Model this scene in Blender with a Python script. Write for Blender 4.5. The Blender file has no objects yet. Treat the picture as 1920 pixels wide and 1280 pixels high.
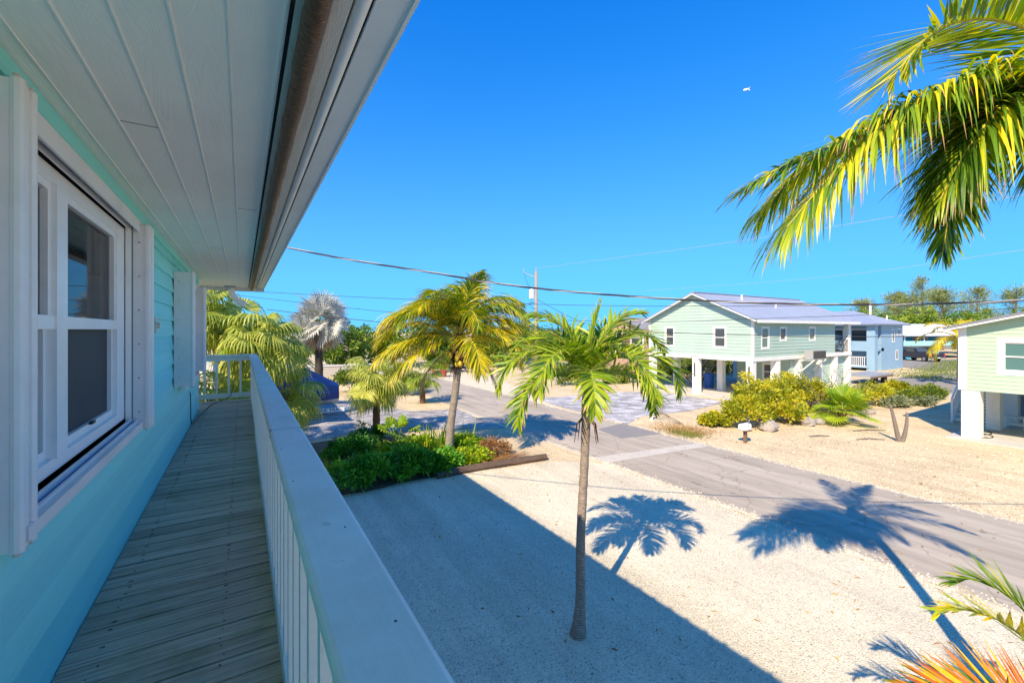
import bpy, math, random
import numpy as np
from mathutils import Vector
R = math.radians
S = bpy.context.scene
COL = S.collection
rng = np.random.default_rng(7)
random.seed(7)

# ------------------------------------------------------------------ camera, sky, sun, exposure
cam = bpy.data.objects.new('camera', bpy.data.cameras.new('camera'))
COL.objects.link(cam)
cam.data.sensor_width = 36.0
cam.data.lens = 36.0 * 814 / 1920
cam.data.shift_y = -22 / 1920
cam.data.clip_start = 0.02
cam.data.clip_end = 3000
cam.location = (0, 0, 4.3)
cam.rotation_euler = (R(90), 0, -R(31.866))
S.camera = cam

SUNV = Vector((-0.95, -0.57, 1.0)).normalized()          # towards the sun
W = bpy.data.worlds.new('World'); S.world = W
W.use_nodes = True
nt = W.node_tree; nt.nodes.clear()
wo = nt.nodes.new('ShaderNodeOutputWorld'); wb = nt.nodes.new('ShaderNodeBackground')
sky = nt.nodes.new('ShaderNodeTexSky'); sky.sky_type = 'NISHITA'; sky.sun_disc = False
sky.sun_elevation = math.asin(SUNV.z)
sky.sun_rotation = math.atan2(SUNV.x, SUNV.y)
sky.altitude = 0; sky.air_density = 1.0; sky.dust_density = 0.0; sky.ozone_density = 6.0
hs = nt.nodes.new('ShaderNodeHueSaturation'); hs.inputs['Saturation'].default_value = 1.3
nt.links.new(sky.outputs[0], hs.inputs['Color'])
sx = nt.nodes.new('ShaderNodeSeparateXYZ'); cx_ = nt.nodes.new('ShaderNodeCombineXYZ'); nt.links.new(hs.outputs[0], sx.inputs[0])
for ch, pw, gain in ((0, 1.1, 1.0), (1, 1.42, .72), (2, 1.0, 1.0)):            # deepens the blue overhead, per channel
    a_ = nt.nodes.new('ShaderNodeMath'); a_.operation = 'POWER'; a_.inputs[1].default_value = pw; nt.links.new(sx.outputs[ch], a_.inputs[0])
    b_ = nt.nodes.new('ShaderNodeMath'); b_.operation = 'MULTIPLY'; b_.inputs[1].default_value = gain; nt.links.new(a_.outputs[0], b_.inputs[0]); nt.links.new(b_.outputs[0], cx_.inputs[ch])
k1 = nt.nodes.new('ShaderNodeVectorMath'); k1.operation = 'MULTIPLY_ADD'      # c / (1 + c/k): softens the bright horizon
k1.inputs[1].default_value = (1 / 0.31, 1 / 1.42, 1 / 3.6); k1.inputs[2].default_value = (1, 1, 1)
k2 = nt.nodes.new('ShaderNodeVectorMath'); k2.operation = 'DIVIDE'
nt.links.new(cx_.outputs[0], k1.inputs[0]); nt.links.new(cx_.outputs[0], k2.inputs[0]); nt.links.new(k1.outputs[0], k2.inputs[1])
nt.links.new(k2.outputs[0], wb.inputs[0])
wb.inputs[1].default_value = 0.15
nt.links.new(wb.outputs[0], wo.inputs[0])

sun = bpy.data.objects.new('sun', bpy.data.lights.new('sun', 'SUN'))
COL.objects.link(sun)
sun.data.energy = 2.03; sun.data.angle = R(0.5); sun.data.color = (1.0, 0.835, 0.62)
sun.rotation_euler = SUNV.to_track_quat('Z', 'Y').to_euler()
sun.location = (-20, -12, 30)

S.view_settings.view_transform = 'Standard'; S.view_settings.look = 'None'
S.view_settings.gamma = 1; S.view_settings.use_curve_mapping = False
S.view_settings.exposure = 1.92
S.render.engine = 'CYCLES'
S.cycles.max_bounces = 8; S.cycles.diffuse_bounces = 5; S.cycles.transparent_max_bounces = 12

# ------------------------------------------------------------------ materials
def newmat(name):
    m = bpy.data.materials.new(name); m.use_nodes = True
    n = m.node_tree; n.nodes.clear()
    out = n.nodes.new('ShaderNodeOutputMaterial'); p = n.nodes.new('ShaderNodeBsdfPrincipled')
    n.links.new(p.outputs[0], out.inputs[0])
    return m, n, p, out
def nd(n, t, **kw):
    x = n.nodes.new(t)
    for k, v in kw.items():
        if k in x.inputs: x.inputs[k].default_value = v
        else: setattr(x, k, v)
    return x
def ramp(n, stops):
    r = n.nodes.new('ShaderNodeValToRGB'); e = r.color_ramp.elements
    while len(e) < len(stops): e.new(0.5)
    for el, (p, c) in zip(e, stops):
        el.position = p; el.color = (*c, 1) if len(c) == 3 else c
    return r
def coords(n, sc=(1, 1, 1), rot=(0, 0, 0)):
    tc = n.nodes.new('ShaderNodeTexCoord'); mp = n.nodes.new('ShaderNodeMapping')
    mp.inputs['Scale'].default_value = sc; mp.inputs['Rotation'].default_value = rot
    n.links.new(tc.outputs['Object'], mp.inputs[0]); return mp
def mul(c, k): return tuple(max(0, min(1, x * k)) for x in c)
def M(name, col, rough=.6, var=.12, scale=3, bump=0, bscale=60, spec=.35, metal=0, sc=(1, 1, 1), dirt=None, dirtamt=.0, dscale=1.2):
    m, n, p, out = newmat(name)
    mp = coords(n, sc)
    ns = nd(n, 'ShaderNodeTexNoise', Scale=scale, Detail=6, Roughness=.65)
    n.links.new(mp.outputs[0], ns.inputs['Vector'])
    r = ramp(n, [(.25, mul(col, 1 - var)), (.75, mul(col, 1 + var))])
    n.links.new(ns.outputs[0], r.inputs[0]); src = r.outputs[0]
    if dirt:
        n2 = nd(n, 'ShaderNodeTexNoise', Scale=dscale, Detail=8, Roughness=.7)
        n.links.new(mp.outputs[0], n2.inputs['Vector'])
        r2 = ramp(n, [(.48, (0, 0, 0)), (.75, (dirtamt,) * 3)]); n.links.new(n2.outputs[0], r2.inputs[0])
        mx = nd(n, 'ShaderNodeMixRGB'); n.links.new(r2.outputs[0], mx.inputs[0]); n.links.new(src, mx.inputs[1])
        mx.inputs[2].default_value = (*dirt, 1); src = mx.outputs[0]
    n.links.new(src, p.inputs['Base Color'])
    p.inputs['Roughness'].default_value = rough; p.inputs['Metallic'].default_value = metal
    p.inputs['Specular IOR Level'].default_value = spec
    if bump:
        n3 = nd(n, 'ShaderNodeTexNoise', Scale=bscale, Detail=4); n.links.new(mp.outputs[0], n3.inputs['Vector'])
        b = nd(n, 'ShaderNodeBump', Strength=bump, Distance=.01); n.links.new(n3.outputs[0], b.inputs['Height'])
        n.links.new(b.outputs[0], p.inputs['Normal'])
    return m
def leafmat(name, stops, transl=.35, rough=.42, spec=.4):
    m, n, p, out = newmat(name)
    at = n.nodes.new('ShaderNodeAttribute'); at.attribute_name = 't'
    r = ramp(n, [(p_, mul(c_, 1.25)) for p_, c_ in stops]); n.links.new(at.outputs['Fac'], r.inputs[0])
    n.links.new(r.outputs[0], p.inputs['Base Color'])
    p.inputs['Roughness'].default_value = rough; p.inputs['Specular IOR Level'].default_value = spec
    tr = n.nodes.new('ShaderNodeBsdfTranslucent')
    g = nd(n, 'ShaderNodeHueSaturation', Value=1.25, Saturation=1.1); n.links.new(r.outputs[0], g.inputs['Color'])
    n.links.new(g.outputs[0], tr.inputs[0])
    mx = nd(n, 'ShaderNodeMixShader'); mx.inputs[0].default_value = transl
    n.links.new(p.outputs[0], mx.inputs[1]); n.links.new(tr.outputs[0], mx.inputs[2])
    n.links.new(mx.outputs[0], out.inputs[0])
    return m
def gravel(name, c_lo, c_hi, c_dark, vs=55, bump=.6, patch=(.9, 1.08), dark=.06, dist=.012):
    m, n, p, out = newmat(name)
    mp = coords(n)
    v = nd(n, 'ShaderNodeTexVoronoi', Scale=vs); n.links.new(mp.outputs[0], v.inputs['Vector'])
    sep = n.nodes.new('ShaderNodeSeparateColor'); n.links.new(v.outputs['Color'], sep.inputs[0])
    r = ramp(n, [(0, c_dark), (dark, mul(c_lo, .8)), (dark + .1, c_lo), (1, c_hi)]); n.links.new(sep.outputs[0], r.inputs[0])
    ns = nd(n, 'ShaderNodeTexNoise', Scale=.55, Detail=7, Roughness=.7); n.links.new(mp.outputs[0], ns.inputs['Vector'])
    r2 = ramp(n, [(.3, (patch[0],) * 3), (.7, (patch[1],) * 3)]); n.links.new(ns.outputs[0], r2.inputs[0])
    mx = nd(n, 'ShaderNodeMixRGB', blend_type='MULTIPLY'); mx.inputs[0].default_value = 1
    n.links.new(r.outputs[0], mx.inputs[1]); n.links.new(r2.outputs[0], mx.inputs[2])
    mq = coords(n, (.9, .05, 1), (0, 0, .12)); nq = nd(n, 'ShaderNodeTexNoise', Scale=1.5, Detail=6, Roughness=.65); n.links.new(mq.outputs[0], nq.inputs['Vector'])
    rq = ramp(n, [(.36, (.86, .85, .83)), (.58, (1.03, 1.03, 1.03))]); n.links.new(nq.outputs[0], rq.inputs[0])
    mz = nd(n, 'ShaderNodeMixRGB', blend_type='MULTIPLY'); mz.inputs[0].default_value = 1; n.links.new(mx.outputs[0], mz.inputs[1]); n.links.new(rq.outputs[0], mz.inputs[2])
    n.links.new(mz.outputs[0], p.inputs['Base Color']); p.inputs['Roughness'].default_value = .9
    p.inputs['Specular IOR Level'].default_value = .15
    inv = nd(n, 'ShaderNodeMath', operation='MULTIPLY'); inv.inputs[1].default_value = -1
    n.links.new(v.outputs['Distance'], inv.inputs[0])
    n5 = nd(n, 'ShaderNodeTexNoise', Scale=4, Detail=5); n.links.new(mp.outputs[0], n5.inputs['Vector'])
    ad = nd(n, 'ShaderNodeMath', operation='ADD'); n.links.new(inv.outputs[0], ad.inputs[0]); n.links.new(n5.outputs[0], ad.inputs[1])
    b = nd(n, 'ShaderNodeBump', Strength=bump, Distance=dist); n.links.new(ad.outputs[0], b.inputs['Height'])
    n.links.new(b.outputs[0], p.inputs['Normal'])
    return m
def pavers(name, cols, bw=.3, bh=.15, rot=0):
    m, n, p, out = newmat(name)
    mp = coords(n, rot=(0, 0, rot))
    b = nd(n, 'ShaderNodeTexBrick', Scale=1.0); b.inputs['Brick Width'].default_value = bw; b.inputs['Row Height'].default_value = bh
    b.inputs['Mortar Size'].default_value = .008; b.inputs['Color1'].default_value = (0, 0, 0, 1); b.inputs['Color2'].default_value = (1, 1, 1, 1)
    b.inputs['Mortar'].default_value = (0, 0, 0, 1)
    n.links.new(mp.outputs[0], b.inputs['Vector'])
    r = ramp(n, cols); n.links.new(b.outputs['Color'], r.inputs[0])
    ns = nd(n, 'ShaderNodeTexNoise', Scale=1.3, Detail=6); n.links.new(mp.outputs[0], ns.inputs['Vector'])
    r2 = ramp(n, [(.3, (.72,) * 3), (.7, (1.15,) * 3)]); n.links.new(ns.outputs[0], r2.inputs[0])
    mx = nd(n, 'ShaderNodeMixRGB', blend_type='MULTIPLY'); mx.inputs[0].default_value = 1
    n.links.new(r.outputs[0], mx.inputs[1]); n.links.new(r2.outputs[0], mx.inputs[2])
    m2 = nd(n, 'ShaderNodeMixRGB'); n.links.new(b.outputs['Fac'], m2.inputs[0]); n.links.new(mx.outputs[0], m2.inputs[1])
    m2.inputs[2].default_value = (.16, .15, .14, 1)
    n.links.new(m2.outputs[0], p.inputs['Base Color']); p.inputs['Roughness'].default_value = .8
    bp = nd(n, 'ShaderNodeBump', Strength=.4, Distance=.006); n.links.new(b.outputs['Fac'], bp.inputs['Height']); bp.invert = True
    n.links.new(bp.outputs[0], p.inputs['Normal'])
    return m
def deckmat():
    m, n, p, out = newmat('weathered_wood')
    at = n.nodes.new('ShaderNodeAttribute'); at.attribute_name = 't'
    tc = n.nodes.new('ShaderNodeTexCoord')
    ad = nd(n, 'ShaderNodeVectorMath', operation='ADD')
    cx = n.nodes.new('ShaderNodeCombineXYZ'); mm = nd(n, 'ShaderNodeMath', operation='MULTIPLY'); mm.inputs[1].default_value = 37.0
    n.links.new(at.outputs['Fac'], mm.inputs[0]); n.links.new(mm.outputs[0], cx.inputs[0]); n.links.new(tc.outputs['Object'], ad.inputs[0]); n.links.new(cx.outputs[0], ad.inputs[1])
    mp = n.nodes.new('ShaderNodeMapping'); mp.inputs['Scale'].default_value = (1.3, 34, 10); n.links.new(ad.outputs[0], mp.inputs[0])
    ns = nd(n, 'ShaderNodeTexNoise', Scale=1.6, Detail=8, Roughness=.72, Distortion=.6); n.links.new(mp.outputs[0], ns.inputs['Vector'])
    r = ramp(n, [(.24, (.10, .073, .05)), (.44, (.44, .355, .26)), (.6, (.64, .54, .415)), (.8, (.80, .70, .56))]); n.links.new(ns.outputs[0], r.inputs[0])
    r1 = ramp(n, [(0, (.80, .79, .77)), (1, (1.1, 1.1, 1.1))]); n.links.new(at.outputs['Fac'], r1.inputs[0])
    mx = nd(n, 'ShaderNodeMixRGB', blend_type='MULTIPLY'); mx.inputs[0].default_value = 1
    n.links.new(r.outputs[0], mx.inputs[1]); n.links.new(r1.outputs[0], mx.inputs[2])
    # moss that grows along the railing side
    sp = n.nodes.new('ShaderNodeSeparateXYZ'); n.links.new(tc.outputs['Object'], sp.inputs[0])
    mr = nd(n, 'ShaderNodeMapRange'); mr.inputs[1].default_value = .03; mr.inputs[2].default_value = .16; n.links.new(sp.outputs[0], mr.inputs[0])
    n2 = nd(n, 'ShaderNodeTexNoise', Scale=3.2, Detail=5); n.links.new(tc.outputs['Object'], n2.inputs['Vector'])
    r2 = ramp(n, [(.56, (0, 0, 0)), (.76, (.6,) * 3)]); n.links.new(n2.outputs[0], r2.inputs[0])
    mk = nd(n, 'ShaderNodeMath', operation='MULTIPLY'); n.links.new(mr.outputs[0], mk.inputs[0]); n.links.new(r2.outputs[0], mk.inputs[1])
    m2 = nd(n, 'ShaderNodeMixRGB'); n.links.new(mk.outputs[0], m2.inputs[0]); n.links.new(mx.outputs[0], m2.inputs[1]); m2.inputs[2].default_value = (.22, .22, .08, 1)
    # dark knots / rot blotches
    mpk = n.nodes.new('ShaderNodeMapping'); mpk.inputs['Scale'].default_value = (2.2, 7, 3); n.links.new(tc.outputs['Object'], mpk.inputs[0])
    n3 = nd(n, 'ShaderNodeTexNoise', Scale=1.5, Detail=9, Roughness=.75); n.links.new(mpk.outputs[0], n3.inputs['Vector'])
    r3 = ramp(n, [(.66, (0, 0, 0)), (.74, (.85,) * 3)]); n.links.new(n3.outputs[0], r3.inputs[0])
    m3 = nd(n, 'ShaderNodeMixRGB'); n.links.new(r3.outputs[0], m3.inputs[0]); n.links.new(m2.outputs[0], m3.inputs[1]); m3.inputs[2].default_value = (.03, .026, .022, 1)
    n.links.new(m3.outputs[0], p.inputs['Base Color']); p.inputs['Roughness'].default_value = .72; p.inputs['Specular IOR Level'].default_value = .25
    b = nd(n, 'ShaderNodeBump', Strength=.5, Distance=.004); n.links.new(ns.outputs[0], b.inputs['Height']); n.links.new(b.outputs[0], p.inputs['Normal'])
    return m
def soffitmat():
    m, n, p, out = newmat('soffit_paint')
    mp = coords(n, (5.5, .55, 1))
    ns = nd(n, 'ShaderNodeTexNoise', Scale=1.5, Detail=2, Distortion=.9); n.links.new(mp.outputs[0], ns.inputs['Vector'])
    k = nd(n, 'ShaderNodeMath', operation='MULTIPLY'); k.inputs[1].default_value = 150; n.links.new(ns.outputs[0], k.inputs[0])
    sn = nd(n, 'ShaderNodeMath', operation='SINE'); n.links.new(k.outputs[0], sn.inputs[0])
    b = nd(n, 'ShaderNodeBump', Strength=.16, Distance=.002); n.links.new(sn.outputs[0], b.inputs['Height']); n.links.new(b.outputs[0], p.inputs['Normal'])
    mp2 = coords(n); n2 = nd(n, 'ShaderNodeTexNoise', Scale=2.2, Detail=6); n.links.new(mp2.outputs[0], n2.inputs['Vector'])
    r = ramp(n, [(.3, (.90, .86, .77)), (.7, (.95, .915, .83))]); n.links.new(n2.outputs[0], r.inputs[0]); n.links.new(r.outputs[0], p.inputs['Base Color'])
    p.inputs['Roughness'].default_value = .55
    return m
def shademat():
    m, n, p, out = newmat('woven_brown')
    mp = coords(n, (60, 160, 60)); c = nd(n, 'ShaderNodeTexChecker', Scale=1.0); n.links.new(mp.outputs[0], c.inputs['Vector'])
    mp2 = coords(n, (30, 90, 30)); ns = nd(n, 'ShaderNodeTexNoise', Scale=1.4, Detail=5, Roughness=.8); n.links.new(mp2.outputs[0], ns.inputs['Vector'])
    r = ramp(n, [(.28, (.03, .012, .006)), (.48, (.13, .050, .018)), (.62, (.34, .15, .055)), (.8, (.62, .36, .18))]); n.links.new(ns.outputs[0], r.inputs[0])
    mx = nd(n, 'ShaderNodeMixRGB', blend_type='MULTIPLY'); mx.inputs[0].default_value = .6; n.links.new(r.outputs[0], mx.inputs[1]); n.links.new(c.outputs['Color'], mx.inputs[2])
    n.links.new(mx.outputs[0], p.inputs['Base Color']); p.inputs['Roughness'].default_value = .5
    b = nd(n, 'ShaderNodeBump', Strength=.8, Distance=.004); n.links.new(ns.outputs[0], b.inputs['Height']); n.links.new(b.outputs[0], p.inputs['Normal'])
    return m
def trunkmat(name, c1, c2, rings=30, bump=.6):
    m, n, p, out = newmat(name)
    mp = coords(n); w = nd(n, 'ShaderNodeTexWave', Scale=rings / 6.28, Distortion=5.0, Detail=4); w.bands_direction = 'Z'; w.inputs['Detail Scale'].default_value = 3
    n.links.new(mp.outputs[0], w.inputs['Vector'])
    ns = nd(n, 'ShaderNodeTexNoise', Scale=14, Detail=6, Roughness=.7); n.links.new(mp.outputs[0], ns.inputs['Vector'])
    a = nd(n, 'ShaderNodeMath', operation='MULTIPLY'); n.links.new(w.outputs['Fac'], a.inputs[0]); a.inputs[1].default_value = .36
    a2 = nd(n, 'ShaderNodeMath', operation='MULTIPLY_ADD'); n.links.new(ns.outputs[0], a2.inputs[0]); a2.inputs[1].default_value = .8; n.links.new(a.outputs[0], a2.inputs[2])
    r = ramp(n, [(.25, c1), (.85, c2)]); n.links.new(a2.outputs[0], r.inputs[0]); n.links.new(r.outputs[0], p.inputs['Base Color'])
    p.inputs['Roughness'].default_value = .85; p.inputs['Specular IOR Level'].default_value = .2
    b = nd(n, 'ShaderNodeBump', Strength=bump, Distance=.015); n.links.new(a2.outputs[0], b.inputs['Height']); n.links.new(b.outputs[0], p.inputs['Normal'])
    return m
def glassmat(name, tint=(.03, .035, .04), alpha=.5, rough=.02):
    m, n, p, out = newmat(name)
    p.inputs['Base Color'].default_value = (*tint, 1); p.inputs['Roughness'].default_value = rough; p.inputs['Specular IOR Level'].default_value = .6
    if alpha < 1:
        t = n.nodes.new('ShaderNodeBsdfTransparent'); mx = nd(n, 'ShaderNodeMixShader'); mx.inputs[0].default_value = alpha
        n.links.new(t.outputs[0], mx.inputs[1]); n.links.new(p.outputs[0], mx.inputs[2]); n.links.new(mx.outputs[0], out.inputs[0])
    return m

def capmat():
    m, n, p, out = newmat('worn_cap_paint')
    mp = coords(n, (26, 1.1, 26)); ns = nd(n, 'ShaderNodeTexNoise', Scale=2.0, Detail=7, Roughness=.65, Distortion=.4); n.links.new(mp.outputs[0], ns.inputs['Vector'])
    m2 = coords(n); n2 = nd(n, 'ShaderNodeTexNoise', Scale=1.6, Detail=9, Roughness=.72); n.links.new(m2.outputs[0], n2.inputs['Vector'])
    r = ramp(n, [(.3, (.78, .71, .59)), (.5, (.89, .83, .72)), (.7, (.93, .885, .79))]); n.links.new(n2.outputs[0], r.inputs[0])
    n3 = nd(n, 'ShaderNodeTexNoise', Scale=9, Detail=4); n.links.new(m2.outputs[0], n3.inputs['Vector']); r3 = ramp(n, [(.70, (1, 1, 1)), (.75, (.62, .58, .50))]); n.links.new(n3.outputs[0], r3.inputs[0])
    mx = nd(n, 'ShaderNodeMixRGB', blend_type='MULTIPLY'); mx.inputs[0].default_value = 1; n.links.new(r.outputs[0], mx.inputs[1]); n.links.new(r3.outputs[0], mx.inputs[2]); n.links.new(mx.outputs[0], p.inputs['Base Color'])
    p.inputs['Roughness'].default_value = .6; p.inputs['Specular IOR Level'].default_value = .25
    b = nd(n, 'ShaderNodeBump', Strength=.3, Distance=.004); n.links.new(ns.outputs[0], b.inputs['Height']); n.links.new(b.outputs[0], p.inputs['Normal'])
    return m
def roadmat():
    m, n, p, out = newmat('worn_asphalt')
    mp = coords(n, (1, .3, 1)); tc = n.nodes.new('ShaderNodeTexCoord')
    ns = nd(n, 'ShaderNodeTexNoise', Scale=1.1, Detail=8, Roughness=.7); n.links.new(mp.outputs[0], ns.inputs['Vector'])
    r = ramp(n, [(.3, (.36, .31, .245)), (.55, (.45, .39, .31)), (.75, (.52, .455, .365))]); n.links.new(ns.outputs[0], r.inputs[0])
    # long tyre streaks
    mq = coords(n, (1.6, .05, 1)); n2 = nd(n, 'ShaderNodeTexNoise', Scale=1.7, Detail=5, Roughness=.6); n.links.new(mq.outputs[0], n2.inputs['Vector'])
    r2 = ramp(n, [(.35, (.82,) * 3), (.6, (1.06,) * 3)]); n.links.new(n2.outputs[0], r2.inputs[0])
    m1 = nd(n, 'ShaderNodeMixRGB', blend_type='MULTIPLY'); m1.inputs[0].default_value = 1; n.links.new(r.outputs[0], m1.inputs[1]); n.links.new(r2.outputs[0], m1.inputs[2])
    # thin cracks
    nw = nd(n, 'ShaderNodeTexNoise', Scale=2.5, Detail=3); n.links.new(tc.outputs['Object'], nw.inputs['Vector'])
    wm = nd(n, 'ShaderNodeMixRGB', blend_type='ADD'); wm.inputs[0].default_value = .35; n.links.new(tc.outputs['Object'], wm.inputs[1]); n.links.new(nw.outputs['Color'], wm.inputs[2])
    v = nd(n, 'ShaderNodeTexVoronoi', Scale=.45); v.feature = 'DISTANCE_TO_EDGE'; n.links.new(wm.outputs[0], v.inputs['Vector'])
    r3 = ramp(n, [(0, (.55,) * 3), (.009, (1, 1, 1))]); n.links.new(v.outputs['Distance'], r3.inputs[0])
    m2 = nd(n, 'ShaderNodeMixRGB', blend_type='MULTIPLY'); m2.inputs[0].default_value = .7; n.links.new(m1.outputs[0], m2.inputs[1]); n.links.new(r3.outputs[0], m2.inputs[2])
    # oil spots
    n4 = nd(n, 'ShaderNodeTexNoise', Scale=1.9, Detail=3); n.links.new(tc.outputs['Object'], n4.inputs['Vector'])
    r4 = ramp(n, [(.68, (1, 1, 1)), (.74, (.62,) * 3)]); n.links.new(n4.outputs[0], r4.inputs[0])
    m3 = nd(n, 'ShaderNodeMixRGB', blend_type='MULTIPLY'); m3.inputs[0].default_value = 1; n.links.new(m2.outputs[0], m3.inputs[1]); n.links.new(r4.outputs[0], m3.inputs[2])
    # sand drifting in from both edges
    sp = n.nodes.new('ShaderNodeSeparateXYZ'); n.links.new(tc.outputs['Object'], sp.inputs[0])
    d = nd(n, 'ShaderNodeMath', operation='SUBTRACT'); d.inputs[1].default_value = 12.38; n.links.new(sp.outputs[0], d.inputs[0])
    ab = nd(n, 'ShaderNodeMath', operation='ABSOLUTE'); n.links.new(d.outputs[0], ab.inputs[0])
    n5 = nd(n, 'ShaderNodeTexNoise', Scale=2.6, Detail=8, Roughness=.75); n.links.new(tc.outputs['Object'], n5.inputs['Vector'])
    ad = nd(n, 'ShaderNodeMath', operation='MULTIPLY_ADD'); n.links.new(n5.outputs[0], ad.inputs[0]); ad.inputs[1].default_value = 1.1; n.links.new(ab.outputs[0], ad.inputs[2])
    mr = nd(n, 'ShaderNodeMapRange'); mr.inputs[1].default_value = 2.78; mr.inputs[2].default_value = 3.0; n.links.new(ad.outputs[0], mr.inputs[0])
    m4 = nd(n, 'ShaderNodeMixRGB'); n.links.new(mr.outputs[0], m4.inputs[0]); n.links.new(m3.outputs[0], m4.inputs[1]); m4.inputs[2].default_value = (.66, .57, .41, 1)
    n.links.new(m4.outputs[0], p.inputs['Base Color']); p.inputs['Roughness'].default_value = .88; p.inputs['Specular IOR Level'].default_value = .2
    n6 = nd(n, 'ShaderNodeTexNoise', Scale=140, Detail=3); n.links.new(tc.outputs['Object'], n6.inputs['Vector'])
    b = nd(n, 'ShaderNodeBump', Strength=.3, Distance=.006); n.links.new(n6.outputs[0], b.inputs['Height']); n.links.new(b.outputs[0], p.inputs['Normal'])
    return m
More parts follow.
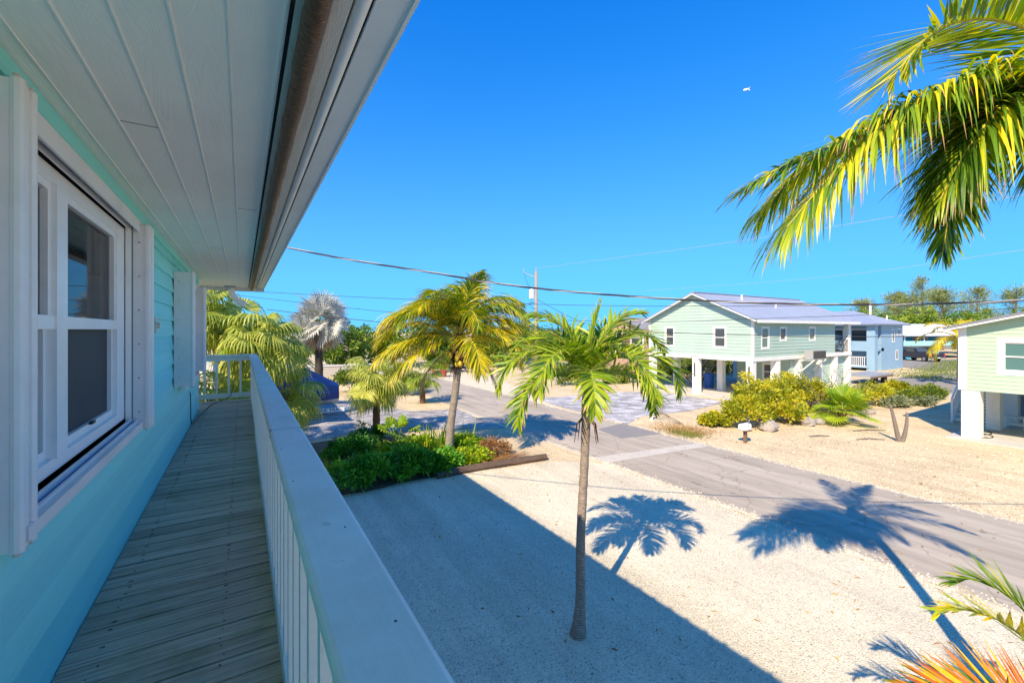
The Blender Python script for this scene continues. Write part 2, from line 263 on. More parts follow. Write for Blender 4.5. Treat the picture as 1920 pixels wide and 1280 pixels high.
MT = {
 'sand': gravel('pale_sand', (.60, .475, .29), (.78, .635, .41), (.30, .23, .14), vs=32, bump=.5, patch=(.82, 1.1), dark=.05),
 'gravel': gravel('white_gravel', (.66, .585, .425), (.86, .785, .60), (.30, .265, .20), vs=62, bump=.8, patch=(.86, 1.05), dark=.055, dist=.014),
 'soil': gravel('mulch_soil', (.14, .10, .065), (.26, .19, .125), (.05, .035, .025), vs=40, bump=.8),
 'road': roadmat(), 'cap': capmat(), 'drytip': leafmat('dry_leaf_tip', [(0, (.16, .085, .03)), (1, (.42, .27, .10))], .2),
 'lane': M('old_asphalt', (.27, .25, .225), .9, .14, 1.1, .25, 60, dirt=(.4, .34, .24), dirtamt=.6, dscale=.4),
 'patch_dark': M('new_asphalt', (.25, .235, .22), .85, .08, 3, .3, 150),
 'patch_light': M('cement_patch', (.56, .51, .43), .85, .1, 3, .2, 90, dirt=(.33, .3, .27), dirtamt=.5),
 'pav1': pavers('grey_pavers', [(0, (.25, .235, .22)), (.5, (.40, .375, .35)), (1, (.55, .52, .48))], .32, .16, .0),
 'pav2': pavers('light_grey_pavers', [(0, (.30, .285, .29)), (.5, (.46, .445, .45)), (1, (.68, .66, .65))], .5, .25, .5),
 'slab': M('concrete_slab', (.54, .51, .45), .8, .08, 2, .1, 60, dirt=(.3, .28, .25), dirtamt=.3),
 'aqua': M('aqua_paint', (.29, .83, .80), .55, .07, 1.8, .25, 26, sc=(1, .25, 5), dirt=(.26, .64, .63), dirtamt=.45, dscale=1.4),
 'white': M('white_paint', (.86, .845, .80), .5, .04, 2, .05, 40, dirt=(.55, .54, .50), dirtamt=.25, dscale=2.2),
 'rail': M('railing_paint', (.86, .81, .71), .5, .06, 2.5, .08, 30, dirt=(.56, .56, .51), dirtamt=.4, dscale=2.6, sc=(2, .5, 2)),
 'vinyl': M('white_vinyl', (.87, .86, .84), .38, .03, 2, 0, dirt=(.6, .58, .54), dirtamt=.3, dscale=5, spec=.5),
 'shutter': M('shutter_aluminium', (.80, .785, .76), .42, .04, 2, 0, dirt=(.5, .47, .42), dirtamt=.3, dscale=3, spec=.5),
 'beam': M('whitewashed_timber', (.70, .68, .61), .65, .14, 2, .5, 30, sc=(10, .7, 10), dirt=(.40, .37, .33), dirtamt=.6, dscale=1.5),
 'soffit': soffitmat(), 'bead': M('caulk', (.84, .83, .78), .5, .03), 'roller': shademat(), 'deck': deckmat(),
 'screw': M('rusty_screw', (.09, .07, .055), .6),
 'dark': M('dark_gap', (.02, .022, .025), .8), 'black': M('black_metal', (.02, .02, .022), .4),
 'glass': glassmat('window_glass', (.02, .022, .025), .45), 'screen': M('insect_screen', (.035, .04, .05), .6, .1, 300),
 'glass2': glassmat('far_glass', (.06, .075, .085), 1, .06), 'glass3': glassmat('green_glass', (.10, .20, .18), 1, .08),
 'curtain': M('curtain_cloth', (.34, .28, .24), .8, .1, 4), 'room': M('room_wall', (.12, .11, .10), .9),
 'mint': M('mint_siding', (.44, .57, .475), .55, .05, 1, .1, 30, dirt=(.36, .50, .40), dirtamt=.3),
 'lime': M('pale_green_siding', (.45, .60, .42), .55, .04, 1, .1, 30),
 'blue': M('blue_stucco', (.27, .42, .55), .6, .06, 1, .1, 30), 'blue2': M('bright_blue_paint', (.05, .40, .62), .6, .06),
 'aqua2': M('light_aqua_paint', (.38, .78, .82), .6, .06), 'tan': M('tan_siding', (.42, .29, .20), .6, .08),
 'greywall': M('grey_siding', (.24, .27, .30), .6, .06),
 'metalroof': M('blue_grey_metal_roof', (.30, .345, .46), .42, .08, .8, spec=.5), 'whiteroof': M('white_metal_roof', (.74, .75, .76), .4, .05, .8),
 'greyroof': M('grey_roof', (.27, .27, .29), .6, .1), 'brownboard': M('brown_board', (.20, .12, .07), .7, .2),
 'pole': M('pole_wood', (.36, .27, .19), .8, .15, 3, .4, 12, sc=(4, 4, .5)), 'greymetal': M('grey_metal', (.35, .36, .37), .45, .1, spec=.5),
 'wire': M('wire_rubber', (.055, .05, .05), .5, .3, 8), 'wirelight': M('wire_aluminium', (.42, .40, .38), .4, .2, 8),
 'binblue': M('blue_plastic', (.02, .11, .42), .4, .05), 'tarp': M('blue_tarp', (.006, .030, .15), .55, .14, 2.5, .3, 6),
 'hull': M('boat_hull', (.62, .58, .53), .35, .08), 'timber': M('old_timber', (.11, .075, .055), .9, .3, 4, .6, 20),
 'rock': M('limestone', (.36, .32, .28), .9, .25, 3, .9, 9), 'deadwood': M('dead_wood', (.20, .16, .13), .9, .2, 5, .5, 20),
 'twig': M('twig_bark', (.22, .15, .10), .9, .2, 8), 'stem': M('green_stem', (.10, .09, .04), .8, .2, 8),
 'terracotta': M('red_pot', (.42, .07, .07), .5, .1), 'carpaint': M('dark_car_paint', (.015, .018, .035), .25, .05, spec=.6),
 'chrome': M('chrome', (.5, .5, .5), .2, .05, metal=1), 'redlight': M('tail_light', (.5, .02, .02), .3), 'rubber': M('tyre_rubber', (.02, .02, .02), .8),
 'rim': M('wheel_rim', (.4, .4, .4), .35, metal=.6), 'shadeteal': M('teal_mullion_shade', (.03, .12, .14), .5), 'hose': M('black_hose', (.03, .03, .032), .5),
 'coconut': M('yellow_coconut', (.78, .56, .05), .45, .12, 10), 'petiole': M('palm_petiole', (.50, .42, .05), .5, .15, 5),
 'petgreen': M('green_petiole', (.26, .33, .05), .5, .15, 5), 'crownshaft': M('crownshaft', (.46, .36, .13), .45, .15, 6),
 'boot': M('palm_boots', (.22, .12, .06), .9, .3, 10, .6, 30), 'fibre': M('dry_fibre', (.10, .05, .03), .9, .3, 12, .6, 40),
 'trunk1': trunkmat('adonidia_bark', (.13, .095, .075), (.44, .355, .28), 62), 'trunk2': trunkmat('coconut_bark', (.09, .07, .06), (.42, .36, .30), 50),
 'trunk3': trunkmat('fan_palm_bark', (.08, .045, .025), (.26, .15, .08), 40), 'trunk4': trunkmat('dark_bark', (.03, .025, .022), (.10, .08, .065), 30),
 'bark': M('tree_bark', (.14, .11, .085), .9, .25, 6, .5, 15),
 'coco': leafmat('coconut_leaflet', [(0, (.035, .085, .012)), (.35, (.12, .21, .012)), (.65, (.30, .34, .012)), (1, (.66, .50, .015))], .38),
 'adon': leafmat('adonidia_leaflet', [(0, (.04, .11, .012)), (.5, (.15, .26, .014)), (1, (.36, .42, .02))], .36),
 'cocoR': leafmat('coconut_near_leaflet', [(0, (.03, .085, .012)), (.4, (.13, .24, .014)), (.75, (.33, .40, .02)), (1, (.70, .55, .02))], .36),
 'fan': leafmat('fan_leaf', [(0, (.045, .11, .018)), (.5, (.22, .29, .03)), (1, (.58, .55, .13))], .35),
 'silver': leafmat('silver_leaf', [(0, (.20, .22, .20)), (.5, (.38, .39, .36)), (1, (.58, .56, .48))], .2),
 'deadfan': leafmat('dry_fan_leaf', [(0, (.26, .17, .09)), (1, (.50, .36, .20))], .2),
 'dkgreen': leafmat('dark_shrub_leaf', [(0, (.022, .10, .012)), (.5, (.085, .28, .022)), (1, (.28, .48, .03))], .25, .38, .45),
 'brightgreen': leafmat('bright_leaf', [(0, (.05, .15, .012)), (.5, (.17, .30, .015)), (1, (.42, .45, .02))], .35),
 'yellowgreen': leafmat('yellow_green_leaf', [(0, (.11, .15, .012)), (.5, (.33, .35, .016)), (1, (.58, .48, .03))], .3),
 'hedge': leafmat('hedge_leaf', [(0, (.04, .09, .012)), (.5, (.14, .20, .016)), (1, (.32, .32, .03))], .3),
 'farleaf': leafmat('far_leaf', [(0, (.045, .10, .018)), (.5, (.15, .24, .025)), (1, (.36, .40, .04))], .3),
 'casu': leafmat('casuarina_needles', [(0, (.10, .14, .04)), (.5, (.24, .27, .07)), (1, (.42, .40, .13))], .3),
 'sage': leafmat('sage_leaf', [(0, (.10, .14, .06)), (1, (.30, .32, .18))], .2),
 'drygrass': leafmat('dry_weeds', [(0, (.20, .09, .03)), (.5, (.36, .20, .07)), (1, (.48, .34, .14))], .25),
 'orange': leafmat('orange_dead_frond', [(0, (.42, .10, .015)), (.5, (.68, .22, .02)), (1, (.80, .48, .03))], .4),
 'lawn': leafmat('short_grass', [(0, (.07, .13, .015)), (1, (.24, .26, .05))], .25),
 'stone': leafmat('stone_chips', [(0, (.34, .30, .22)), (.4, (.56, .49, .36)), (1, (.74, .66, .50))], .0, .9, .1), 'numtext': M('number_black', (.02, .02, .02), .5), 'airship': M('airship_skin', (.85, .85, .85), .5, .02),
}

# board to board tone variation of the painted siding (t is random per board)
_n = MT['aqua'].node_tree; _p = [x for x in _n.nodes if x.type == 'BSDF_PRINCIPLED'][0]; _src = _p.inputs['Base Color'].links[0].from_socket
_a = _n.nodes.new('ShaderNodeAttribute'); _a.attribute_name = 't'; _r = ramp(_n, [(0, (.80, .88, .92)), (1, (1.05, 1.02, 1.0))]); _n.links.new(_a.outputs['Fac'], _r.inputs[0])
_m = nd(_n, 'ShaderNodeMixRGB', blend_type='MULTIPLY'); _m.inputs[0].default_value = 1; _n.links.new(_src, _m.inputs[1]); _n.links.new(_r.outputs[0], _m.inputs[2]); _n.links.new(_m.outputs[0], _p.inputs['Base Color'])
# ------------------------------------------------------------------ mesh builder and object helpers
WL = {}
def V3(*a): return np.array(a, float)
def nrm(v):
    l = np.linalg.norm(v); return v / l if l > 1e-9 else V3(0, 0, 1)
class MB:
    def __init__(s): s.v = []; s.f = []; s.t = []; s.m = []
    def add(s, vs, fs, t=.5, m=0):
        b = len(s.v); s.v += [tuple(map(float, p)) for p in vs]
        for f in fs: s.f.append(tuple(b + i for i in f)); s.t.append(t); s.m.append(m)
    def quad(s, a, b, c, d, t=.5, m=0): s.add([a, b, c, d], [(0, 1, 2, 3)], t, m)
    def box(s, x0, x1, y0, y1, z0, z1, t=.5, m=0):
        s.add([(x0, y0, z0), (x1, y0, z0), (x1, y1, z0), (x0, y1, z0), (x0, y0, z1), (x1, y0, z1), (x1, y1, z1), (x0, y1, z1)],
              [(3, 2, 1, 0), (4, 5, 6, 7), (0, 1, 5, 4), (1, 2, 6, 5), (2, 3, 7, 6), (3, 0, 4, 7)], t, m)
    def bar(s, a, b, w, h, t=.5, m=0, up=(0, 0, 1)):
        a = np.array(a, float); b = np.array(b, float); d = nrm(b - a); sd = np.cross(d, up)
        sd = nrm(sd) if np.linalg.norm(sd) > 1e-6 else V3(1, 0, 0); n = np.cross(sd, d)
        vs = [p + sd * sx * w / 2 + n * sz * h / 2 for p in (a, b) for sx, sz in ((-1, -1), (1, -1), (1, 1), (-1, 1))]
        s.add(vs, [(3, 2, 1, 0), (4, 5, 6, 7), (0, 1, 5, 4), (1, 2, 6, 5), (2, 3, 7, 6), (3, 0, 4, 7)], t, m)
    def tube(s, pts, rad, n=8, t=.5, m=0, caps=True):
        pts = [np.array(p, float) for p in pts]; k = len(pts)
        if not hasattr(rad, '__len__'): rad = [rad] * k
        vs = []; prev = None
        for i, p in enumerate(pts):
            d = nrm(pts[min(i + 1, k - 1)] - pts[max(i - 1, 0)])
            if prev is None:
                ref = V3(0, 0, 1) if abs(d[2]) < .9 else V3(1, 0, 0); u = nrm(np.cross(d, ref))
            else: u = nrm(prev - d * np.dot(prev, d))
            prev = u; w = np.cross(d, u)
            vs += [p + rad[i] * (math.cos(2 * math.pi * j / n) * u + math.sin(2 * math.pi * j / n) * w) for j in range(n)]
        fs = [(i * n + j, i * n + (j + 1) % n, (i + 1) * n + (j + 1) % n, (i + 1) * n + j) for i in range(k - 1) for j in range(n)]
        if caps: fs += [tuple(range(n))[::-1], tuple((k - 1) * n + j for j in range(n))]
        s.add(vs, fs, t, m)
    def lathe(s, c, prof, n=16, t=.5, m=0, sx=1, sy=1):
        vs = [(c[0] + r * sx * math.cos(2 * math.pi * j / n), c[1] + r * sy * math.sin(2 * math.pi * j / n), c[2] + z) for r, z in prof for j in range(n)]
        k = len(prof)
        fs = [(i * n + j, i * n + (j + 1) % n, (i + 1) * n + (j + 1) % n, (i + 1) * n + j) for i in range(k - 1) for j in range(n)]
        fs += [tuple(range(n))[::-1], tuple((k - 1) * n + j for j in range(n))]
        s.add(vs, fs, t, m)
    def ball(s, c, rx, ry, rz, n=10, t=.5, m=0, jit=0):
        prof = [(math.sin(math.pi * i / 7), -math.cos(math.pi * i / 7)) for i in range(8)]
        vs = []
        for r, z in prof:
            for j in range(n):
                q = 1 + (random.uniform(-jit, jit) if jit else 0)
                vs.append((c[0] + rx * max(r, .02) * q * math.cos(2 * math.pi * j / n), c[1] + ry * max(r, .02) * q * math.sin(2 * math.pi * j / n), c[2] + rz * z * q))
        fs = [(i * n + j, i * n + (j + 1) % n, (i + 1) * n + (j + 1) % n, (i + 1) * n + j) for i in range(7) for j in range(n)]
        s.add(vs, fs, t, m)
    def prism(s, poly, axis, a, b, t=.5, m=0):   # poly in the two other axes
        def P(u, v, w): return {'X': (w, u, v), 'Y': (u, w, v), 'Z': (u, v, w)}[axis]
        k = len(poly); vs = [P(u, v, a) for u, v in poly] + [P(u, v, b) for u, v in poly]
        fs = [tuple(range(k))[::-1], tuple(range(k, 2 * k))] + [(i, (i + 1) % k, k + (i + 1) % k, k + i) for i in range(k)]
        s.add(vs, fs, t, m)
    def build(s, name, mats, parent=None, smooth=False, loc=None):
        if not isinstance(mats, (list, tuple)): mats = [mats]
        off = np.array(WL.get(parent, (0, 0, 0)) if parent else (0, 0, 0), float)
        if loc is not None: off = off + np.array(loc, float)
        me = bpy.data.meshes.new(name)
        vv = (np.array(s.v, float) - off)
        me.from_pydata(vv.tolist(), [], s.f)
        for m in mats: me.materials.append(MT[m] if isinstance(m, str) else m)
        me.polygons.foreach_set('material_index', s.m)
        at = me.attributes.new('t', 'FLOAT', 'FACE'); at.data.foreach_set('value', [float(x) for x in s.t])
        if smooth: me.polygons.foreach_set('use_smooth', [True] * len(me.polygons))
        me.update()
        o = bpy.data.objects.new(name, me); COL.objects.link(o)
        if parent: o.parent = parent
        if loc is not None: o.location = loc if not parent else tuple(np.array(loc, float))
        WL[o] = tuple(off)
        return o
def tag(o, label=None, cat=None, group=None, kind=None):
    if label: o['label'] = label
    if cat: o['category'] = cat
    if group: o['group'] = group
    if kind: o['kind'] = kind
    return o
def thing(name, label, cat, loc=(0, 0, 0), group=None, rz=0):
    o = bpy.data.objects.new(name, None); COL.objects.link(o); o.location = loc; o.rotation_euler = (0, 0, rz)
    o.empty_display_size = .2
    WL[o] = tuple(loc) if not rz else (0, 0, 0)
    return tag(o, label, cat, group)
def sheet(name, poly, z, mat, label=None, sub=.6, jit=0.0, kind='structure'):
    pts = []
    k = len(poly)
    for i in range(k):
        a = np.array(poly[i], float); b = np.array(poly[(i + 1) % k], float); L = np.linalg.norm(b - a); n = max(1, int(L / sub)) if jit else 1
        for j in range(n):
            q = a + (b - a) * j / n
            if jit: q = q + rng.normal(0, jit, 2)
            pts.append((q[0], q[1], z))
    mb = MB(); mb.add(pts, [tuple(range(len(pts)))])
    o = mb.build(name, mat); tag(o, label, None, None, kind); return o

# lap siding on a wall plane; urange(z)->(u0,u1); holes (u0,u1,z0,z1)
def lap(mb, axis, c, sgn, z0, z1, urange, expo=.15, holes=(), lip=.013, t=.5):
    def P(u, z, off): return (c + sgn * off, u, z) if axis == 'X' else (u, c + sgn * off, z)
    n = max(1, int(round((z1 - z0) / expo))); e = (z1 - z0) / n
    for i in range(n):
        a, b = z0 + i * e, z0 + (i + 1) * e; t = random.random()
        cuts = sorted(set([a, b] + [z for h in holes for z in h[2:4] if a < z < b]))
        for za, zb in zip(cuts[:-1], cuts[1:]):
            oa, ob = [lip - (lip - .002) * (z - a) / e for z in (za, zb)]
            (a0, a1), (b0, b1) = urange(za), urange(zb)
            if a1 - a0 < .01: continue
            zm = (za + zb) / 2
            hs_ = sorted([h for h in holes if h[2] < zm < h[3]])
            edges = []; cur = (a0, b0)
            for h in hs_: edges.append((cur, (h[0], h[0]))); cur = (h[1], h[1])
            edges.append((cur, (a1, b1)))
            for (l0, l1), (r0, r1) in edges:
                if r0 - l0 < 1e-3: continue
                mb.quad(P(l0, za, oa), P(r0, za, oa), P(r1, zb, ob), P(l1, zb, ob), t)
                if za == a: mb.quad(P(l0, za, 0), P(r0, za, 0), P(r0, za, oa), P(l0, za, oa), t)
def window(par, axis, c, sgn, u0, u1, z0, z1, trim=.09, mid=True, glass='glass2', fr='white', depth=.05):
    def B(mb, ua, ub, o0, o1, za, zb, m=0):
        lo, hi = sorted((c + sgn * o0, c + sgn * o1))
        if axis == 'X': mb.box(lo, hi, ua, ub, za, zb, m=m)
        else: mb.box(ua, ub, lo, hi, za, zb, m=m)
    mb = MB(); q = .025
    B(mb, u0 - trim, u0, 0, q, z0 - trim, z1 + trim); B(mb, u1, u1 + trim, 0, q, z0 - trim, z1 + trim)
    B(mb, u0, u1, 0, q, z1, z1 + trim); B(mb, u0, u1, 0, q + .01, z0 - trim, z0)
    f = .04
    B(mb, u0, u0 + f, -depth, -.004, z0, z1); B(mb, u1 - f, u1, -depth, -.004, z0, z1)
    B(mb, u0 + f, u1 - f, -depth, -.004, z1 - f, z1); B(mb, u0 + f, u1 - f, -depth, -.004, z0, z0 + f)
    if mid: B(mb, u0 + f, u1 - f, -depth, -.002, (z0 + z1) / 2 - .025, (z0 + z1) / 2 + .025)
    w = mb.build('window', fr, par)
    p = MB(); B(p, u0 + f, u1 - f, -depth + .012, -depth + .018, z0 + f, z1 - f); p.build('pane', glass, w)
    return w
def ribbed(mb, e0, e1, r0, r1, th=.05, sp=.3, rib=.03):
    """roof plane: eave edge e0-e1, ridge edge r0-r1, with standing ribs running up the slope"""
    e0, e1, r0, r1 = [np.array(x, float) for x in (e0, e1, r0, r1)]
    n = np.cross(e1 - e0, r0 - e0); n = nrm(n); n = n if n[2] > 0 else -n
    vs = [e0, e1, r1, r0]; vs = vs + [v - n * th for v in vs]
    mb.add(vs, [(0, 1, 2, 3), (7, 6, 5, 4), (0, 1, 5, 4), (1, 2, 6, 5), (2, 3, 7, 6), (3, 0, 4, 7)])
    L = np.linalg.norm(e1 - e0); d = (e1 - e0) / L; k = int(L / sp)
    s = nrm((r0 - e0) - d * np.dot(r0 - e0, d))
    Hh = np.dot(r0 - e0, s)
    la = np.dot(r0 - e0, d); lb = np.dot(r1 - e0, d)
    for i in range(k + 1):
        u = i * L / max(k, 1); top = Hh
        if la > 1e-3 and u < la: top = Hh * u / la
        if lb < L - 1e-3 and u > lb: top = min(top, Hh * (L - u) / (L - lb))
        if top < .05: continue
        a = e0 + d * u + n * rib * .5; mb.bar(a, a + s * top, .035, rib, up=n)
def text_mesh(name, body, size, mat, parent, loc, rot, ext=.004, xs=1):
    cu = bpy.data.curves.new(name, 'FONT'); cu.body = body; cu.size = size; cu.extrude = ext; cu.align_x = 'CENTER'; cu.align_y = 'CENTER'
    tmp = bpy.data.objects.new(name + '_tmp', cu); COL.objects.link(tmp)
    dg = bpy.context.evaluated_depsgraph_get(); me = bpy.data.meshes.new_from_object(tmp.evaluated_get(dg))
    bpy.data.objects.remove(tmp); me.materials.clear(); me.materials.append(MT[mat])
    o = bpy.data.objects.new(name, me); COL.objects.link(o); o.parent = parent
    o.location = tuple(np.array(loc) - np.array(WL.get(parent, (0, 0, 0)))); o.rotation_euler = rot; o.scale = (xs, 1, 1)
    return o

# ------------------------------------------------------------------ foliage generators
def rach(L, e0, droop, n=14, p=1.3, sway=0.0):
    pts = [V3(0, 0, 0)]
    for i in range(n):
        s = (i + .5) / n; e = e0 - droop * s ** p; a = sway * s
        pts.append(pts[-1] + L / n * V3(math.cos(e) * math.cos(a), math.cos(e) * math.sin(a), math.sin(e)))
    return pts
def rot_z(pts, a, off=(0, 0, 0)):
    c, s = math.cos(a), math.sin(a); o = np.array(off, float)
    return [V3(c * p[0] - s * p[1], s * p[0] + c * p[1], p[2]) + o for p in pts]
def resample(pts, s):
    pts = np.array(pts); d = np.concatenate([[0], np.cumsum(np.linalg.norm(np.diff(pts, axis=0), axis=1))]); d /= d[-1]
    return np.array([np.interp(s, d, pts[:, k]) for k in range(3)]).T
def smooth_path(pts, n=24):
    pts = np.array(pts, float); k = len(pts); out = []
    P = np.vstack([2 * pts[0] - pts[1], pts, 2 * pts[-1] - pts[-2]])
    for i in range(k - 1):
        p0, p1, p2, p3 = P[i:i + 4]
        for j in range(n):
            u = j / n
            out.append(.5 * (2 * p1 + (p2 - p0) * u + (2 * p0 - 5 * p1 + 4 * p2 - p3) * u * u + (-p0 + 3 * p1 - 3 * p2 + p3) * u ** 3))
    out.append(pts[-1]); return out
def frond(mb, pts, nl=45, ll=.6, lw=.03, hang=.5, lift=.25, r0=.02, start=.16, tint=.4, tv=.25, seg=4, a0=65, a1=22, tipw=.35, rough=.12, dryp=.3):
    s = np.linspace(start, .995, nl)
    P = resample(pts, s); ds = .01
    T = resample(pts, np.minimum(s + ds, 1)) - resample(pts, np.maximum(s - ds, 0))
    rp = resample(pts, np.linspace(0, 1, 12)); mb.tube(rp, np.linspace(r0, r0 * .22, 12), 6, t=.85, m=1, caps=False)
    for i in range(nl):
        tt = nrm(T[i]); sd = np.cross(tt, V3(0, 0, 1)); sd = nrm(sd) if np.linalg.norm(sd) > .05 else V3(1, 0, 0)
        N = np.cross(sd, tt)
        u = (s[i] - start) / (1 - start)
        prof = (.55 + .45 * math.sin(math.pi * min(1, (u * .9 + .15)))) * (1 - .55 * max(0, u - .7) / .3 * tipw * 2)
        al = R(a0 + (a1 - a0) * u)
        for sg in (-1, 1):
            if random.random() < .03: continue
            L = ll * prof * random.uniform(.85, 1.1); g = hang * random.uniform(.6, 1.4)
            d = tt * math.cos(al) + sd * sg * math.sin(al) + N * (lift * (1 - u) + random.gauss(0, rough))
            d = nrm(d + V3(random.gauss(0, rough * .5), random.gauss(0, rough * .5), 0))
            q = P[i].copy(); L1 = []; R1 = []
            t = min(1, max(0, random.gauss(tint, tv * .6)))
            for k in range(seg + 1):
                f = k / seg; w = lw * (.45 + 1.5 * f if f < .35 else 1.0 - .97 * ((f - .35) / .65) ** 1.4)
                wv = tt - d * np.dot(tt, d); wv = nrm(wv)
                L1.append(q - wv * w / 2); R1.append(q + wv * w / 2)
                q = q + d * L / seg; d = nrm(d + V3(0, 0, -g / seg * (.5 + f)))
            vs = L1 + R1; k1 = seg + 1
            dry = dryp and random.random() < dryp
            mb.add(vs, [(k, k + 1, k1 + k + 1, k1 + k) for k in range(seg - (1 if dry else 0))], t)
            if dry: k = seg - 1; mb.add([vs[k], vs[k + 1], vs[k1 + k + 1], vs[k1 + k]], [(0, 1, 2, 3)], t, 2)
def fanleaf(mb, base, az, el, pl=.8, rad=.8, ns=34, spread=250, hang=.35, tint=.5, tv=.2, split=.5, mi=0, pm=1, pr=.012, fold=.12, roll=35):
    d = V3(math.cos(el) * math.cos(az), math.cos(el) * math.sin(az), math.sin(el)); base = np.array(base, float)
    pts = [base]; dd = d.copy()
    for i in range(6): pts.append(pts[-1] + dd * pl / 6); dd = nrm(dd + V3(0, 0, -.06))
    mb.tube(pts, np.linspace(pr * 1.4, pr, 7), 5, t=.5, m=pm, caps=False)
    c = pts[-1]; sd = np.cross(dd, V3(0, 0, 1)); sd = nrm(sd) if np.linalg.norm(sd) > .05 else V3(0, 1, 0)
    N = np.cross(sd, dd); ra = R(random.uniform(-roll, roll)); sd = sd * math.cos(ra) + N * math.sin(ra); N = np.cross(sd, dd); fw = nrm(dd + N * random.uniform(-.5, .1)); N = np.cross(sd, fw)
    hw = math.tan(R(spread) / ns / 2)
    for i in range(ns):
        f = (i + .5) / ns - .5; ph = R(spread) * f
        L = rad * (1 - .25 * abs(f * 2) ** 2) * random.uniform(.9, 1.06)
        e = fw * math.cos(ph) + sd * math.sin(ph); w = -fw * math.sin(ph) + sd * math.cos(ph)
        e = nrm(e + N * (.10 + random.gauss(0, .03))); t = min(1, max(0, random.gauss(tint, tv * .5)))
        q = c.copy(); rows = []; e2 = e.copy(); r = 0
        for k, fr in enumerate((.04, .28, split, .72, .9, 1.0)):
            q = q + e2 * (fr - r) * L; r = fr
            half = fr * L * hw if fr <= split else split * L * hw * (1 - ((fr - split) / (1 - split)) ** 1.2) * .9
            half = max(half, .002)
            rows.append((q - w * half, q + N * half * fold * 4, q + w * half))
            if fr >= split * .9: e2 = nrm(e2 + V3(0, 0, -hang * (.5 + fr)))
            else: e2 = nrm(e2 + V3(0, 0, -hang * .08))
        vs = [p for r_ in rows for p in r_]; fs = []
        for k in range(len(rows) - 1):
            b = k * 3; fs += [(b, b + 1, b + 4, b + 3), (b + 1, b + 2, b + 5, b + 4)]
        mb.add(vs, fs, t, mi)
def leaves(mb, C, D, ln, wd, t, mi=0, droop=.25):
    """kite leaves: centres C, directions D"""
    n = len(C); rnd = rng.normal(0, 1, (n, 3)); W_ = np.cross(D, rnd); W_ /= np.linalg.norm(W_, axis=1)[:, None] + 1e-9
    ln = ln * rng.uniform(.7, 1.25, n)[:, None]; wd = wd * rng.uniform(.75, 1.2, n)[:, None]
    mid = C + D * ln * .45 + np.array([0, 0, .0]); tip = C + D * ln + np.array([0, 0, -1]) * ln * droop
    A = np.stack([C, mid - W_ * wd / 2, tip, mid + W_ * wd / 2], 1).reshape(-1, 3)
    b = len(mb.v); mb.v += [tuple(p) for p in A.tolist()]
    mb.f += [(b + 4 * i, b + 4 * i + 1, b + 4 * i + 2, b + 4 * i + 3) for i in range(n)]
    mb.t += list(np.clip(t, 0, 1)); mb.m += [mi] * n
def cloud(mb, c, r, ncl, nl, ln, wd, tint=.45, tv=.3, cl=.3, hemi=True, up=.35, shell=.55, mi=0):
    """leaf clumps spread through an ellipsoid volume; returns clump centres"""
    c = np.array(c, float); r = np.array(r, float); out = []
    for i in range(ncl):
        d = rng.normal(0, 1, 3); d /= np.linalg.norm(d)
        if hemi and d[2] < -.2: d[2] *= -.5
        q = shell + (1 - shell) * rng.random(); q *= rng.uniform(.75, 1.12)
        cc = c + d * r * q; out.append(cc); t0 = tint + rng.normal(0, tv * .6)
        n = int(nl * rng.uniform(.6, 1.4)); rr = r.mean() * cl * rng.uniform(.6, 1.3)
        o = rng.normal(0, 1, (n, 3)); o /= np.linalg.norm(o, axis=1)[:, None]
        P = cc + o * rr * rng.random((n, 1)) ** .5
        D = o * .7 + d * .6 + np.array([0, 0, up]) + rng.normal(0, .35, (n, 3)); D /= np.linalg.norm(D, axis=1)[:, None]
        leaves(mb, P, D, ln, wd, t0 + rng.normal(0, tv * .5, n), mi)
    return out
def shrub(name, label, cat, loc, r, ncl, nl, ln, wd, mat, group=None, tint=.45, tv=.3, cl=.3, stems=8, up=.35, h0=.45, stemmat='stem'):
    t = thing(name, label, cat, loc, group)
    mb = MB(); cs = cloud(mb, (loc[0], loc[1], loc[2] + r[2] * h0), (r[0], r[1], r[2] * (1 - h0) if h0 < 1 else r[2]), ncl, nl, ln, wd, tint, tv, cl, up=up)
    mb.build('foliage', mat, t)
    sb = MB()
    for k in range(min(stems, len(cs))):
        b = V3(loc[0] + rng.normal(0, r[0] * .12), loc[1] + rng.normal(0, r[1] * .12), loc[2] - .02); e = cs[k]
        m_ = (b + e) / 2 + rng.normal(0, .06, 3) * r[2]; sb.tube([b, m_, e], [.02 * (.5 + r[2] * .4), .014 * (.5 + r[2] * .4), .006], 5)
    if stems: sb.build('stem', stemmat, t)
    return t
def tree(name, label, loc, h, r, ncl, nl, ln, wd, mat, group=None, tint=.45, tv=.3, cl=.28, th=.35, shell=.4):
    t = thing(name, label, 'tree', loc, group)
    mb = MB(); zc = loc[2] + h * (th + 1) / 2
    cs = cloud(mb, (loc[0], loc[1], zc), (r[0], r[1], h * (1 - th) / 2), ncl, nl, ln, wd, tint, tv, cl, hemi=False, shell=shell)
    mb.build('crown', mat, t)
    tb = MB(); top = V3(loc[0], loc[1], zc)
    tb.tube([V3(*loc) + V3(0, 0, -.1), V3(loc[0] + .02 * h, loc[1], loc[2] + h * th * .6), top], [.03 * h, .024 * h, .012 * h], 8)
    for k in range(min(9, len(cs))):
        b = V3(loc[0] + .015 * h, loc[1], loc[2] + h * th * random.uniform(.6, 1.0)); tb.tube([b, (b + cs[k]) / 2 + V3(0, 0, .03 * h), cs[k]], [.012 * h, .008 * h, .003 * h], 5)
    tb.build('trunk', 'bark', t); return t

